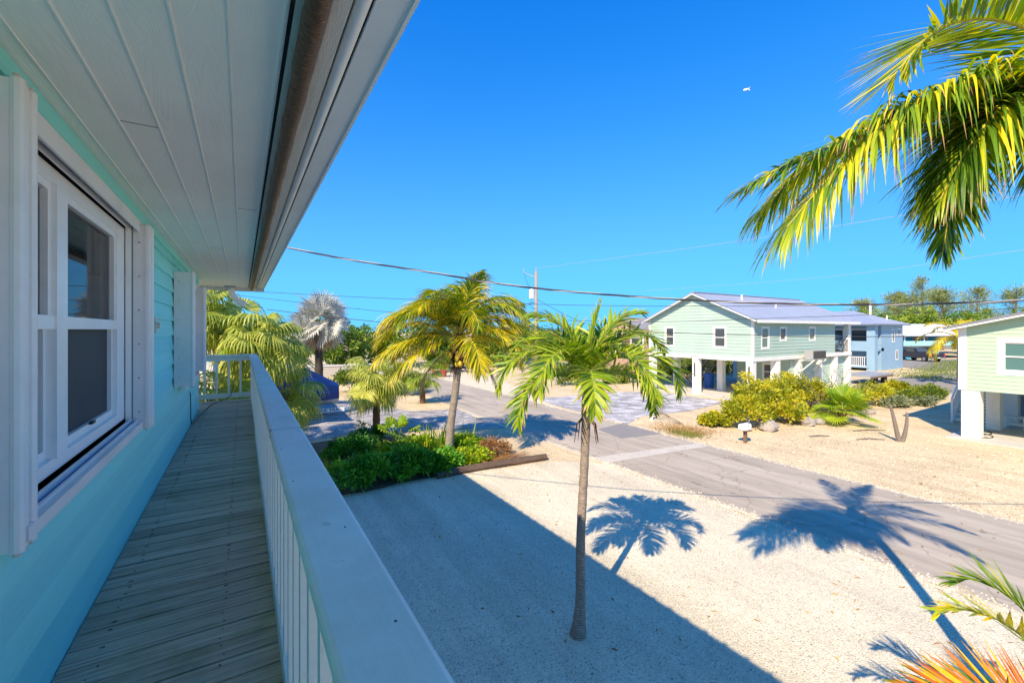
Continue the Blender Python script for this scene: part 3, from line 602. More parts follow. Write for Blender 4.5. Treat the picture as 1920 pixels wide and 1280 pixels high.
# ------------------------------------------------------------------ ground, road, paving
g = MB(); g.quad((-700, -700, -.004), (900, -700, -.004), (900, 900, -.004), (-700, 900, -.004))
tag(g.build('ground', 'sand'), kind='structure')
sheet('gravel_yard', [(-12, -30), (9.95, -30), (9.95, 10.0), (9.6, 10.75), (8.75, 11.35), (6.5, 11.75), (-12, 11.9)], .004, 'gravel', jit=.05)
sheet('road', [(9.95, -60), (14.78, -60), (14.8, 19), (15.7, 22.7), (17.0, 26.2), (19.5, 34), (22, 44), (12, 44), (10.4, 26), (9.75, 19), (9.9, 8)], .008, 'road', sub=.35, jit=.045)
sheet('road_patch', [(13.0, 13.95), (14.82, 14.25), (14.74, 11.96), (12.73, 12.29)], .012, 'patch_dark')
sheet('road_patch', [(10.05, 10.95), (11.6, 10.75), (14.7, 10.25), (14.7, 9.75), (11.6, 10.1), (10.1, 10.25)], .012, 'patch_light', sub=.4, jit=.03)
sheet('driveway', [(-6, 18.4), (3.5, 18.5), (6.6, 17.9), (8.3, 17.1), (9.8, 16.4), (9.78, 19), (9.95, 21.6), (9.2, 21.7), (7.5, 22.3), (7.0, 23.6), (6.4, 27.2), (-6, 27.2)], .010, 'pav1', sub=.5, jit=.03)
sheet('driveway', [(14.86, 13.9), (15.6, 14.35), (16.9, 14.95), (20.1, 14.55), (24.6, 15.2), (24.6, 20.1), (21.1, 22.1), (17.3, 21.9), (15.75, 22.3), (15.1, 19.5)], .010, 'pav2', sub=.5, jit=.02)
sheet('planting_bed', [(1.2, 11.9), (6.3, 11.95), (7.4, 11.85), (7.7, 12.8), (7.4, 14.4), (6.8, 15.8), (5.8, 17.2), (3.5, 18.1), (1.0, 18.1)], .006, 'soil', sub=.4, jit=.06)
sheet('side_lane', [(36.5, 9.4), (47.5, 9.2), (62, 11.4), (62, 13.4), (49.5, 14.8), (42.6, 15.2), (37, 13.6)], .006, 'lane', sub=.6, jit=.12)
sheet('side_lane', [(60, 15.5), (100, 2), (100, 9), (93, 18.5), (76, 24), (72, 24)], .006, 'lane', sub=1.5, jit=.25)

# ------------------------------------------------------------------ our house with its balcony
DK, CAP, SOF = 2.80, 3.77, 5.245
house = thing('house', 'aqua lap sided house with white soffit and a wooden balcony along it, in the foreground', 'house', (-5, 3, 0))
wx = -.71
HOLES = [(1.98, 4.10, 3.645, 5.04), (6.75, 8.72, 3.60, 4.98)]
mb = MB(); lap(mb, 'X', wx, 1, 2.72, SOF, lambda z: (-4.0, 9.95), .165, HOLES, lip=.022)
lap(mb, 'Y', 10.0, 1, 2.72, SOF, lambda z: (-9.9, wx - .06), .165, lip=.016)
mb.build('wall', 'aqua', house)
mb = MB(); mb.box(-9.9, wx - .02, -4, 9.97, 0, 2.7); mb.box(-9.9, -9.8, -4, 9.97, 2.7, SOF); mb.box(-9.8, wx - .03, -4, -3.9, 2.7, SOF)
mb.build('lower_wall', 'white', house)
mb = MB(); mb.box(wx - .08, wx + .022, 9.94, 10.025, 2.81, SOF - .03); mb.build('corner_trim', 'vinyl', house)
# frieze strip at the top of the wall
mb = MB(); mb.box(wx + .003, wx + .03, -4, 9.94, SOF - .085, SOF - .004); mb.build('frieze', 'aqua', house)
# soffit with bead lines
YE = 11.45
mb = MB(); mb.box(-10.9, .118, -5.2, YE, SOF, SOF + .03)
for i in range(6):
    x = -.62 + .146 * i
    y = -5
    while y < YE - .05:
        L = random.uniform(2.2, 4.2); y1 = min(y + L, YE)
        mb.tube([(x, y, SOF - .0005), (x, y1 - .004, SOF - .0005)], random.uniform(.0042, .006), 6, m=1); y = y1
for (x, y) in ((-.185 + .146, 4.0), (-.62 + .146, 2.6), (-.33, 6.1)): mb.box(x + .006, x + .14, y, y + .004, SOF - .0012, SOF + .001, m=2)
mb.build('soffit', ['soffit', 'bead', 'dark'], house)
mb = MB(); mb.box(.118, .132, -5.2, YE, SOF + .01, SOF + .05); mb.build('soffit_gap', 'dark', house)
mb = MB(); mb.box(.132, .268, -5.2, YE, SOF - .012, SOF + .13); mb.build('eave_beam', 'beam', house)
mb = MB(); mb.box(.268, .276, -5.2, YE, SOF + .012, SOF + .1, m=1); mb.tube([(.298, -5.2, SOF + .006), (.298, YE, SOF + .006)], .021, 14); mb.box(.319, .326, -5.2, YE, SOF + .01, SOF + .1, m=1)
mb.build('eave_moulding', ['vinyl', 'dark'], house, smooth=True)
mb = MB(); mb.box(.326, .416, -5.2, YE + .02, SOF - .006, SOF + .02); mb.box(.416, .428, -5.2, YE + .02, SOF - .016, SOF + .17)
mb.build('fascia', 'vinyl', house)
mb = MB(); mb.box(-10.9, .428, YE + .0, YE + .03, SOF - .085, SOF + .17); mb.build('end_fascia', 'beam', house)
mb = MB(); mb.box(-.32, -.12, YE - .30, YE - .16, SOF - .03, SOF - .001, m=1)
mb.tube([(-.20, YE - .23, SOF - .03), (-.20, YE - .23, SOF - .11), (-.17, YE - .23, SOF - .20), (-.08, YE - .23, SOF - .32), (.02, YE - .23, SOF - .385), (.07, YE - .23, SOF - .40)], .058, 16)
mb.build('downspout', ['vinyl', 'greymetal'], house, smooth=True)
# roof
mb = MB(); ribbed(mb, (.46, -5.3, SOF + .18), (.46, YE + .06, SOF + .18), (-5.3, -5.3, SOF + 2.0), (-5.3, YE + .06, SOF + 2.0)); ribbed(mb, (-11, -5.3, SOF + .18), (-11, YE + .06, SOF + .18), (-5.3, -5.3, SOF + 2.0), (-5.3, YE + .06, SOF + 2.0))
mb.add([(-10.8, YE - .02, SOF + .15), (.4, YE - .02, SOF + .15), (-5.3, YE - .02, SOF + 1.93)], [(0, 1, 2)]); mb.build('roof', 'whiteroof', house)
# room behind the windows
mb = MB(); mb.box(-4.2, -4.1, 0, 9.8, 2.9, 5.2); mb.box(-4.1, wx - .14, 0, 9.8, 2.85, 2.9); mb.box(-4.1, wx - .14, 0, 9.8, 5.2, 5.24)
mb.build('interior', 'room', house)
def near_window(y0, y1, z0, z1, mull):
    xo, xi = wx + .03, wx - .09
    mb = MB(); f = .075
    # outer casing and deep jambs
    for (a, b) in ((y0, y0 + f), (y1 - .22, y1)): mb.box(xi, xo - .035, a, b, z0, z1)
    mb.box(xi, xo - .035, y0 + f, y1 - .22, z1 - .07, z1); mb.box(xi, xo - .035, y0 + f, y1 - .22, z0, z0 + .06)
    mb.box(xi - .005, xo - .022, mull, mull + .14, z0 + .06, z1 - .07)
    mb.box(wx + .0, xo, y0 - .03, y0, z0 - .03, z1 + .02); mb.box(wx + .0, xo, y1, y1 + .03, z0 - .03, z1 + .02)
    w = mb.build('window', 'vinyl', house)
    fr, gl, sc = MB(), MB(), MB()
    for (a, b) in ((y0 + f, mull), (mull + .14, y1 - .22)):
        zm = (z0 + z1) / 2 - .01; q = .035
        x1, x0 = wx - .012, wx - .055
        fr.box(x0, x1, a, a + q, zm, z1 - .07); fr.box(x0, x1, b - q, b, zm, z1 - .07); fr.box(x0, x1, a + q, b - q, z1 - .105, z1 - .07); fr.box(x0, x1 + .012, a, b, zm - .03, zm + .03)
        fr.box(x0 - .02, x1 - .015, a, a + q, z0 + .06, zm - .03); fr.box(x0 - .02, x1 - .015, b - q, b, z0 + .06, zm - .03); fr.box(x0 - .02, x1 - .015, a + q, b - q, z0 + .06, z0 + .105)
        gl.box(x0 + .012, x0 + .018, a + q, b - q, zm + .03, z1 - .105); gl.box(x0 - .01, x0 - .004, a + q, b - q, z0 + .105, zm - .03)
        sc.box(x0 + .004, x0 + .007, a + q, b - q, z0 + .105, zm - .03)
        br = MB(); br.box(x1 - .012, x1 + .004, (a + b) / 2 - .03, (a + b) / 2 + .03, z0 + .10, z0 + .115); br.build('latch', 'black', w)
    fr.build('sash', 'vinyl', w); gl.build('pane', 'glass', w); sc.build('insect_screen', 'screen', w)
    cu = MB(); y = y0 + .35; n = 0   # gathered curtain folds inside
    while y < y1 - .3:
        d = .05 * math.sin(n * 1.7); cu.quad((wx - .32 + d, y, z0), (wx - .32 - d * .8, y + .06, z0), (wx - .32 - d * .8, y + .06, z1), (wx - .32 + d, y, z1), random.random()); y += .06; n += 1
    cu.build('curtain', 'curtain', w)
    # shutter tracks: head and sill
    tr = MB(); a, b = y0 + .14, y1 + .42
    tr.box(wx + .017, wx + .078, a, b, z1 + .055, z1 + .075); tr.box(wx + .070, wx + .078, a, b, z1 - .01, z1 + .055); tr.box(wx + .017, wx + .024, a, b, z1 - .0, z1 + .055); tr.box(wx + .046, wx + .052, a, b, z1 + .012, z1 + .055)
    tr.box(wx + .024, wx + .046, a, b, z1 + .045, z1 + .05, m=1)
    tr.build('head_track', ['shutter', 'dark', 'binblue'], w); tr = MB()
    tr.box(wx + .017, wx + .095, a, b, z0 - .055, z0 - .035); tr.box(wx + .086, wx + .095, a, b, z0 - .085, z0 - .055); tr.box(wx + .02, wx + .036, a, b, z0 - .035, z0 - .01); tr.box(wx + .056, wx + .068, a, b, z0 - .035, z0 - .02); tr.box(wx + .036, wx + .056, a, b, z0 - .034, z0 - .03, m=2)
    tr.build('sill_track', ['shutter', 'dark', 'binblue'], w)
    return w
near_window(1.98, 4.10, 3.665, 5.02, 2.72)
near_window(6.78, 8.70, 3.62, 4.96, 7.7)
def shutter_stack(y0, y1, x1, z0, z1, blades, rivets=True):
    """folded accordion hurricane shutter: blades side by side in a stack"""
    mb = MB(); x0 = wx + .02; n = blades; st = (y1 - y0) / n
    for i in range(n):
        ya = y0 + i * st; j = (i % 2) * .008
        mb.box(x0, x1 - .012 - j, ya + .004, ya + st * .55, z0, z1)
        mb.tube([(x1 - .012 - j, ya + st * .35, z0 - .006), (x1 - .012 - j, ya + st * .35, z1 + .006)], st * .40, 10)
        mb.box(x0 + .03, x0 + .045, ya + st * .55, ya + st * .95, z0 + .01, z1 - .01)
    sh = mb.build('storm_shutter', 'shutter', house)
    p = MB()
    for i in range(n):
        ya = y0 + (i + .35) * st; p.tube([(x1 - .012, ya, z1 + .006), (x1 - .012, ya, z1 + .022)], .011, 8); p.tube([(x1 - .012, ya, z0 - .02), (x1 - .012, ya, z0 - .006)], .011, 8)
    p.build('pivot_pin', 'beam', sh)
    if not rivets: return
    s = MB()
    for k in range(6):
        z = z0 + (z1 - z0) * (k + .5) / 6; s.tube([(x0 + .05, y0 + .0045, z), (x0 + .05, y0 - .001, z)], .005, 6)
    s.build('rivet', 'screw', sh)
shutter_stack(2.07, 2.22, -.622, 3.57, 5.125, 3, False)
shutter_stack(4.13, 4.37, -.585, 3.58, 5.06, 4)
mb = MB(); mb.box(wx + .02, wx + .035, 4.131, 4.134, 3.6, 5.05); mb.build('mullion_shade_strip', 'shadeteal', house)  # thin dark teal strip: shade on the shutter's inner mullion, put in as colour
shutter_stack(6.5, 6.72, -.50, 3.62, 4.99, 4)
shutter_stack(8.74, 9.05, -.53, 3.62, 4.99, 4)
mb = MB(); mb.box(wx + .017, wx + .05, 5.02, 5.10, 4.27, 4.41); mb.tube([(wx + .05, 5.06, 4.34), (wx + .075, 5.06, 4.34)], .028, 10); mb.build('outlet_box', 'beam', house)
# deck
mb = MB(); y = -3.0
while y < 11.0:
    x0 = wx + .02 if y < 9.98 else -7.5
    dz = random.uniform(-.002, .002); w_ = random.uniform(.126, .133)
    mb.box(x0, .178, y, min(y + w_, 11.0), DK - .036 + dz, DK + dz, random.random())
    for xs in (-.56, -.08) if y < 9.98 else (-.56, -.08, -1.2, -2):
        for yo in (.03, .105):
          if random.random() < .8: mb.tube([(xs + random.uniform(-.015, .015), y + yo, DK + dz - .002), (xs + random.uniform(-.012, .012), y + yo, DK + dz + .0012)], random.uniform(.003, .0048), 6, m=1)
    y += .1415
mb.build('deck', ['deck', 'screw'], house)
mb = MB(); mb.box(.18, .218, -3, 11.02, 2.52, DK + .004); mb.box(-7.5, .18, 11.0, 11.035, 2.52, DK + .004); mb.box(-.6, -.56, -3, 10.99, 2.52, DK - .05); mb.box(-.25, -.21, -3, 10.99, 2.52, DK - .05)
mb.build('deck_joist', 'rail', house)
mb = MB()
for yy in (-2.5, 2.0, 6.5, 10.85): mb.box(.02, .16, yy, yy + .14, 0, 2.52)
mb.build('deck_post', 'white', house)
# railing: cap, rails, posts, balusters
rl = MB(); a, b, h = .123, .277, .012
def capprof(u0, u1, z0, z1, r=.012): return [(u0 + r, z0), (u1 - r, z0), (u1, z0 + r), (u1, z1 - r), (u1 - r * .3, z1 - r * .3), (u1 - r, z1), (u0 + r, z1), (u0 + r * .3, z1 - r * .3), (u0, z1 - r), (u0, z0 + r)]
rl.prism(capprof(a, b, CAP - .04, CAP), 'Y', -3.0, 11.09)
rl.prism(capprof(10.93, 11.09, CAP - .04, CAP - .001), 'X', -7.5, .122)
for yj in (2.62, 6.9): rl.box(.1225, .2775, yj, yj + .003, CAP - .0405, CAP + .0004, m=1)
for k in range(26):
    yk = .9 + k * .39 + random.uniform(-.12, .12); xk = random.choice((.155, .245)) + random.uniform(-.01, .01); rl.tube([(xk, yk, CAP - .001), (xk + .0005, yk, CAP + .0006)], random.uniform(.0022, .004), 6, m=1)
rail = rl.build('balcony_railing', ['cap', 'screw'], house)
mb = MB(); mb.box(.152, .19, -3, 10.9, CAP - .13, CAP - .041); mb.box(-7.5, .15, 10.955, 10.99, CAP - .13, CAP - .041); mb.build('top_rail', 'rail', rail)
mb = MB(); mb.box(.147, .186, -3, 7.0, DK + .02, DK + .115); mb.box(.158, .196, 7.005, 10.9, DK + .03, DK + .125); mb.box(-7.5, .15, 10.955, 10.99, DK + .06, DK + .16); mb.build('bottom_rail', 'rail', rail)
mb = MB(); mb.box(.155, .245, 10.9, 10.99, DK - .1, CAP - .041); mb.box(.191, .265, -1.6, -1.5, DK - .2, CAP - .041); mb.build('post', 'rail', rail)
bal = MB(); bal.box(-.02, .02, -.02, .02, 0, 1); bme = None
def baluster(x, y, z0, z1):
    global bme
    if bme is None:
        o = bal.build('baluster', 'rail'); bme = o.data
    else:
        o = bpy.data.objects.new('baluster', bme); COL.objects.link(o)
    o.parent = rail; wl = WL[rail]; o.location = (x - wl[0], y - wl[1], z0 - wl[2]); o.scale = (1, 1, z1 - z0)
y = -.9
while y < 10.8:
    baluster(.172, y, DK + .1, CAP - .10); y += .2
for x in (-.03, -.24, -.45, -.66, -.87, -1.08, -1.29, -1.5): baluster(x, 10.972, DK + .14, CAP - .1)
# rolled shade under the beam
rs = MB(); pts = []; rd = []
y = -4.5
while y < 11.3:
    pts.append((.178 + random.uniform(-.002, .002), y, SOF - .046 + random.uniform(-.003, .002))); rd.append(.032 + random.uniform(-.0022, .0026)); y += .12
rs.tube(pts, rd, 18); o = rs.build('rolled_shade', 'roller', smooth=True)
tag(o, 'brown woven outdoor shade rolled up under the eave beam of the balcony', 'shade')
# black cable from the wall to the end of the deck
cb = MB(); cb.tube(smooth_path([(wx + .03, 8.2, 3.35), (wx + .028, 8.35, 3.30), (wx + .03, 8.38, 3.1), (wx + .03, 8.45, 2.86), (wx + .05, 8.6, 2.812), (-.60, 9.6, 2.81), (-.5, 10.6, 2.81), (-.36, 10.88, 2.82), (-.22, 10.93, 2.9), (-.17, 10.945, 3.05), (-.15, 10.94, 3.12)], 6), .006, 6)
tag(cb.build('cord', 'black'), 'thin black cable running along the aqua wall and over the deck end', 'cord')

# ------------------------------------------------------------------ neighbouring houses
def bin_label(): pass
# mint house on piles, across the road
A = thing('pile_house', 'pale mint gable house raised on white piles with blue grey metal roof', 'house', (32, 18.1, 0))
X0, X1, Y0, Y1, ZB, ZE = 25.7, 36.3, 14.3, 22.0, 2.63, 5.03
ym = (Y0 + Y1) / 2; ZR = ZE + (Y1 - Y0) / 2 * .44
def gab(z): 
    if z <= ZE: return (Y0, Y1)
    k = (z - ZE) / .44; return (Y0 + k, Y1 - k)
gw = [(19.87, 20.53, 3.2, 4.42), (16.05, 16.78, 3.22, 4.40)]
sw = [(26.66, 27.40, 3.2, 4.40), (28.8, 29.45, 3.66, 4.40), (32.55, 33.3, 3.62, 4.42)]
mb = MB(); lap(mb, 'X', X0, -1, ZB, ZR, gab, .2, gw, lip=.022); lap(mb, 'Y', Y0, -1, ZB, ZE, lambda z: (X0, X1), .2, sw, lip=.022); lap(mb, 'Y', Y1, 1, ZB, ZE, lambda z: (X0, 39), .2, lip=.022)
lap(mb, 'X', X1, 1, ZB, ZE, lambda z: (Y0, Y1), .15); mb.quad((X0, Y0, ZB), (X1, Y0, ZB), (X1, Y1, ZB), (X0, Y1, ZB))
lap(mb, 'X', 30.6, -1, .12, 2.42, lambda z: (14.62, 18.2), .2, [(15.5, 16.3, .9, 1.95)], lip=.022); lap(mb, 'Y', 14.62, -1, .12, 2.42, lambda z: (30.6, 38.8), .2, lip=.022); lap(mb, 'Y', 18.2, 1, .12, 2.42, lambda z: (30.6, 38.8), .2, lip=.022)
mb.build('wall', 'mint', A)
for h in gw: window(A, 'X', X0, -1, *h)
for i, h in enumerate(sw): window(A, 'Y', Y0, -1, *h, mid=(i == 0), glass='glass3' if i != 1 else 'glass2')
window(A, 'X', 30.6, -1, 15.5, 16.3, .9, 1.95)
mb = MB()
for (u, v) in ((X0, Y0), (X0, Y1)): mb.box(u - .035, u + .1, v - (.035 if v == Y0 else .1), v + (.1 if v == Y0 else .035), ZB, ZE + .02)
mb.box(X0 - .04, X0 + .25, Y0 - .04, Y1 + .04, 2.40, 2.632); mb.box(X0 + .25, 39.0, Y0 - .04, Y0 + .2, 2.40, 2.632); mb.box(X0 + .25, 39.0, Y1 - .2, Y1 + .04, 2.40, 2.632)
mb.box(X0 + .25, X1, Y0 + .2, Y1 - .2, 2.5, 2.62); mb.box(X1, 39, Y0 + .2, Y1 - .2, 2.45, 2.6)
mb.build('floor_beam', 'white', A)
for px in (25.85, 28.6, 31.4, 34.2, 36.6, 38.8):
    for py in (14.5, 18.15, 21.8):
        if py == 18.15 and px > 30: continue
        mb = MB(); mb.box(px - .2, px + .2, py - .2, py + .2, 0, 2.40); mb.build('pile', 'white', A)
for (py) in (18.15, 14.5):
    mb = MB(); mb.box(25.60, 25.65, py - .035, py + .035, 1.2, 2.1); mb.build('wall_lamp', 'black', A)
mb = MB(); o = .42; oz = .44 * o
ribbed(mb, (X0 - .35, Y0 - o, ZE - oz + .05), (39.4, Y0 - o, ZE - oz + .05), (X0 - .35, ym, ZR + .05), (39.4, ym, ZR + .05), .05, .32); ribbed(mb, (X0 - .35, Y1 + o, ZE - oz + .05), (39.4, Y1 + o, ZE - oz + .05), (X0 - .35, ym, ZR + .05), (39.4, ym, ZR + .05), .05, .32)
mb.bar((X0 - .36, ym, ZR + .07), (39.4, ym, ZR + .07), .3, .05)
rf = mb.build('roof', 'metalroof', A)
for (vx, vy) in ((29.5, 17.2), (31.6, 16.0)):
    mb = MB(); vz = ZR - (ym - vy) * .44; mb.tube([(vx, vy, vz), (vx, vy, vz + .42)], .07, 8); mb.build('vent_pipe', 'white', rf)
mb = MB()
for (ya, yb) in ((Y0 - o, ym), (Y1 + o, ym)): mb.bar((X0 - .34, ya, ZE - oz - .06), (X0 - .34, yb, ZR - .06), .05, .2, up=(1, 0, 0)); 
mb.bar((X0 - .3, Y0 - o - .02, ZE - oz - .05), (39.4, Y0 - o - .02, ZE - oz - .05), .03, .18); mb.quad((X0 - .3, Y0 - o, ZE - oz - .02), (39.4, Y0 - o, ZE - oz - .02), (39.4, Y0, ZE - .06), (X0 - .3, Y0, ZE - .06))
mb.build('fascia', 'white', A)
text_mesh('house_number', '22757', .26, 'numtext', A, (X0 - .046, 18.2, 2.51), (R(90), 0, -R(90)), xs=.9)
# porch at the far end
mb = MB(); mb.box(38.6, 39.0, Y0 + .02, Y0 + .32, 2.632, ZE - .1); mb.box(36.35, 36.42, Y0 + .3, Y0 + .4, 2.63, ZE - .05); mb.build('porch_post', 'white', A)
mb = MB(); mb.box(36.4, 38.6, Y0 + .05, Y0 + .09, 3.5, 3.55); mb.box(36.4, 38.6, Y0 + .05, Y0 + .09, 2.72, 2.76)
for k in range(15): x = 36.45 + k * .15; mb.box(x, x + .02, Y0 + .06, Y0 + .08, 2.76, 3.5)
mb.build('porch_railing', 'black', A)
mb = MB(); mb.box(36.315, 36.35, 15.6, 16.8, 2.7, 4.7); mb.build('door', 'glass3', A)
# stairs under the house
st = MB()
for k in range(11): st.box(28.9 + k * .26, 29.2 + k * .26, 20.2, 21.2, .2 * k + .1, .2 * k + .15)
st.bar((28.9, 20.2, .05), (31.9, 20.2, 2.4), .05, .25); st.bar((28.9, 21.2, .05), (31.9, 21.2, 2.4), .05, .25)
sto = st.build('staircase', 'slab', A)
sr = MB()
for yy in (20.15, 21.25):
    sr.bar((28.8, yy, .95), (31.9, yy, 3.35), .05, .05)
    for k in range(18): x = 28.8 + k * .17; z = .05 + (x - 28.9) * .78; sr.box(x, x + .02, yy - .01, yy + .01, z, z + .95)
sr.build('stair_railing', 'black', sto)
mb = MB(); mb.box(25.3, 39, 14.2, 22.2, -.05, .06); mb.build('slab', 'slab', A)
# window air conditioner on brackets
ac = thing('air_conditioner', 'grey box air conditioner on white wall brackets on the mint house side', 'air conditioner', (32, 13.7, 2.5))
mb = MB(); mb.box(31.2, 33.0, 13.5, 14.0, 2.36, 2.95); mb.build('case', 'greymetal', ac)
mb = MB()
for k in range(22): x = 31.28 + k * .078; mb.box(x, x + .03, 13.485, 13.499, 2.42, 2.9)
mb.build('grille', 'black', ac)
for x in (31.3, 32.9):
    mb = MB(); mb.box(x - .04, x + .04, 13.45, 14.25, 2.28, 2.35); mb.bar((x, 13.5, 2.3), (x, 14.26, 1.55), .06, .06); mb.build('bracket', 'white', ac)
# rubbish bin
bn = thing('rubbish_bin', 'blue plastic rubbish bin standing under the mint pile house', 'bin', (30.1, 20.0, .06))
mb = MB(); mb.lathe((29.0, 19.35, .06), [(.27, 0), (.30, .1), (.34, .9), (.36, .92), (.36, 1.0)], 16); mb.build('body', 'binblue', bn)
mb = MB(); mb.lathe((29.0, 19.35, 1.055), [(.37, 0), (.37, .04), (.30, .09), (.05, .11)], 16); mb.build('lid', 'binblue', bn)

# pale green house at the right edge
B = thing('pile_house', 'light lime green house on thick white piles at the right edge with a wide window', 'house', (28, 0, 0))
bx, by, zb, ze = 24.4, 5.3, 1.92, 4.42
pr_ = .28
def gabB(z):
    if z <= ze: return (-6.0, by)
    return (-6.0 + (z - ze) / pr_, by - (z - ze) / pr_)
mb = MB(); lap(mb, 'X', bx, -1, zb, ze + 1.5, gabB, .15, [(2.55, 4.12, 2.76, 3.82)], lip=.018); lap(mb, 'Y', by, 1, zb, ze, lambda z: (bx, 34), .15); lap(mb, 'Y', -6.0, -1, zb, ze, lambda z: (bx, 34), .125)
mb.quad((bx, -6, zb + .01), (34, -6, zb + .01), (34, by, zb + .01), (bx, by, zb + .01)); mb.build('wall', 'lime', B)
window(B, 'X', bx, -1, 2.55, 4.12, 2.76, 3.82, trim=.17, glass='glass3')
mb = MB(); mb.box(bx - .04, bx + .1, by - .2, by + .035, zb - .005, ze - .01); mb.build('corner_trim', 'white', B)
mb = MB(); ribbed(mb, (bx - .4, by + .4, ze - .06), (34, by + .4, ze - .06), (bx - .4, -.35, ze + 1.54), (34, -.35, ze + 1.54), .06, .35); ribbed(mb, (bx - .4, -6.4, ze - .17), (34, -6.4, ze - .17), (bx - .4, -.35, ze + 1.54), (34, -.35, ze + 1.54), .06, .35); mb.build('roof', 'greyroof', B)
mb = MB(); mb.bar((bx - .36, by + .4, ze - .16), (bx - .36, -.35, ze + 1.44), .05, .13, up=(1, 0, 0)); mb.bar((bx - .36, -6.4, ze - .27), (bx - .36, -.35, ze + 1.44), .05, .13, up=(1, 0, 0)); mb.build('fascia', 'white', B)
for (px, py) in ((bx + .27, 5.0), (bx + 3.0, 4.95), (bx + 6.0, 4.9), (bx + .27, 1.6), (bx + 3.2, 1.7), (bx + .27, -2), (bx + 9, 4.9)):
    mb = MB(); s_ = .26; mb.box(px - s_, px + s_, py - s_, py + s_, 0, zb); mb.build('pile', 'white', B)
mb = MB(); mb.box(bx - .5, 34, -6, 5.6, -.05, .05); mb.build('slab', 'slab', B)
mb = MB(); mb.box(32.4, 32.5, -6, 5.1, .05, zb); mb.build('back_wall', 'greywall', B)
# slatted screen and lattice stair at its side
mb = MB()
for k in range(13): z = .1 + k * .14; mb.box(25.2, 27.0, 5.06, 5.09, z, z + .10)
mb.build('slat_screen', 'greymetal', B)
sb = MB()
for k in range(8): sb.box(28.1 + k * .3, 28.45 + k * .3, 5.5, 6.3, .2 * k + .12, .2 * k + .17)
sb.bar((28.0, 6.3, .05), (30.6, 6.3, 1.85), .05, .25); sb.bar((28.0, 5.5, .05), (30.6, 5.5, 1.85), .05, .25); stb = sb.build('staircase', 'white', B)
sb = MB(); sb.box(28.0, 28.08, 6.3, 6.38, 0, 1.1); sb.bar((28.0, 6.34, 1.1), (30.6, 6.34, 2.9), .06, .06)
for k in range(26):
    x = 28.05 + k * .1; z = .1 + (x - 28.0) * .69; sb.bar((x, 6.34, z), (x + .28, 6.34, z + .95), .02, .025); sb.bar((x + .28, 6.34, z + .18), (x, 6.34, z + .78), .02, .025)
sb.build('stair_railing', 'white', stb)
# white side table, chair, hose by the lime house
tb = thing('side_table', 'small white slatted side table between the piles of the lime house', 'table', (28.6, 4.6, .05))
mb = MB()
for k in range(5): y = 4.12 + k * .13; mb.box(28.1, 28.75, y, y + .11, .52, .55)
mb.build('table_top', 'white', tb)
for (x, y) in ((28.14, 4.15), (28.71, 4.15), (28.14, 4.72), (28.71, 4.72)):
    mb = MB(); mb.box(x - .035, x + .035, y - .035, y + .035, .05, .52); mb.build('leg', 'white', tb)
mb = MB(); mb.box(28.105, 28.175, 4.185, 4.685, .2, .26); mb.box(28.675, 28.745, 4.185, 4.685, .2, .26); mb.build('stretcher', 'white', tb)
ch = thing('adirondack_chair', 'white slat back garden chair in the shade under the lime house', 'chair', (31.2, 4.2, .05))
mb = MB()
for k in range(6): mb.bar((30.6 + k * .1, 3.75, .40 - k * .025), (30.6 + k * .1, 4.35, .40 - k * .025), .085, .02)
mb.build('seat', 'white', ch)
mb = MB()
for k in range(6): y = 3.78 + k * .105; mb.bar((31.15, y, .25), (31.55, y - (2.5 - k) * .02, 1.12 - abs(k - 2.5) * .04), .02, .09, up=(0, 1, 0))
mb.build('backrest', 'white', ch)
for y in (3.68, 4.42):
    mb = MB(); mb.box(30.5, 31.3, y - .06, y + .06, .58, .605); mb.build('armrest', 'white', ch)
    mb = MB(); mb.box(30.52, 30.6, y - .02, y + .02, .05, .58); mb.build('leg', 'white', ch)
    mb = MB(); mb.bar((30.6, y, .36), (31.6, y, .1), .03, .1); mb.build('side_rail', 'white', ch)
hz = MB(); pts = [(24.62 + .05 * k + .30 * math.cos(k * .42), 4.62 + .012 * k + .22 * math.sin(k * .42), .045 + .0006 * k) for k in range(30)]
hz.tube(pts, .022, 6); tag(hz.build('garden_hose', 'hose', smooth=True), 'black garden hose coiled at the foot of the corner pile', 'hose')

# blue stucco house behind
C_ = thing('stucco_house', 'blue grey two storey stucco house with hipped metal roof beyond the mint house', 'house', (59, 22, 0))
mb = MB(); mb.box(57.9, 63.2, 18.3, 28, 0, 4.95); mb.box(55.5, 57.9, 18.3, 28, 2.05, 2.35); mb.box(55.5, 57.9, 18.3, 28, 4.72, 4.95); mb.box(55.5, 56.3, 18.3, 19.0, 0, 2.05); mb.box(55.5, 56.3, 18.3, 19.0, 2.35, 4.72); mb.box(57.2, 57.9, 18.3, 18.6, 0, 4.72); mb.box(55.5, 56.0, 23.5, 24, 0, 4.72); mb.box(55.5, 55.7, 19.0, 28, 2.35, 3.1)
mb.build('wall', 'blue', C_)
for (h, md) in (((60.15, 60.62, 3.0, 4.3), True), ((61.5, 62.6, 3.75, 4.35), False), ((61.2, 61.7, 1.05, 2.0), True)): window(C_, 'Y', 18.295, -1, *h, trim=.08, mid=md, depth=.0)
window(C_, 'X', 57.895, -1, 19.4, 21.2, 3.0, 4.3, trim=.1, depth=.0); window(C_, 'X', 57.895, -1, 22, 23.4, 3.0, 4.3, trim=.1, depth=.0)
mb = MB(); 
e = [(54.9, 17.7, 4.9), (63.8, 17.7, 4.9), (63.8, 28.6, 4.9), (54.9, 28.6, 4.9)]; r1, r2 = (59.35, 21.6, 6.45), (59.35, 24.7, 6.45)
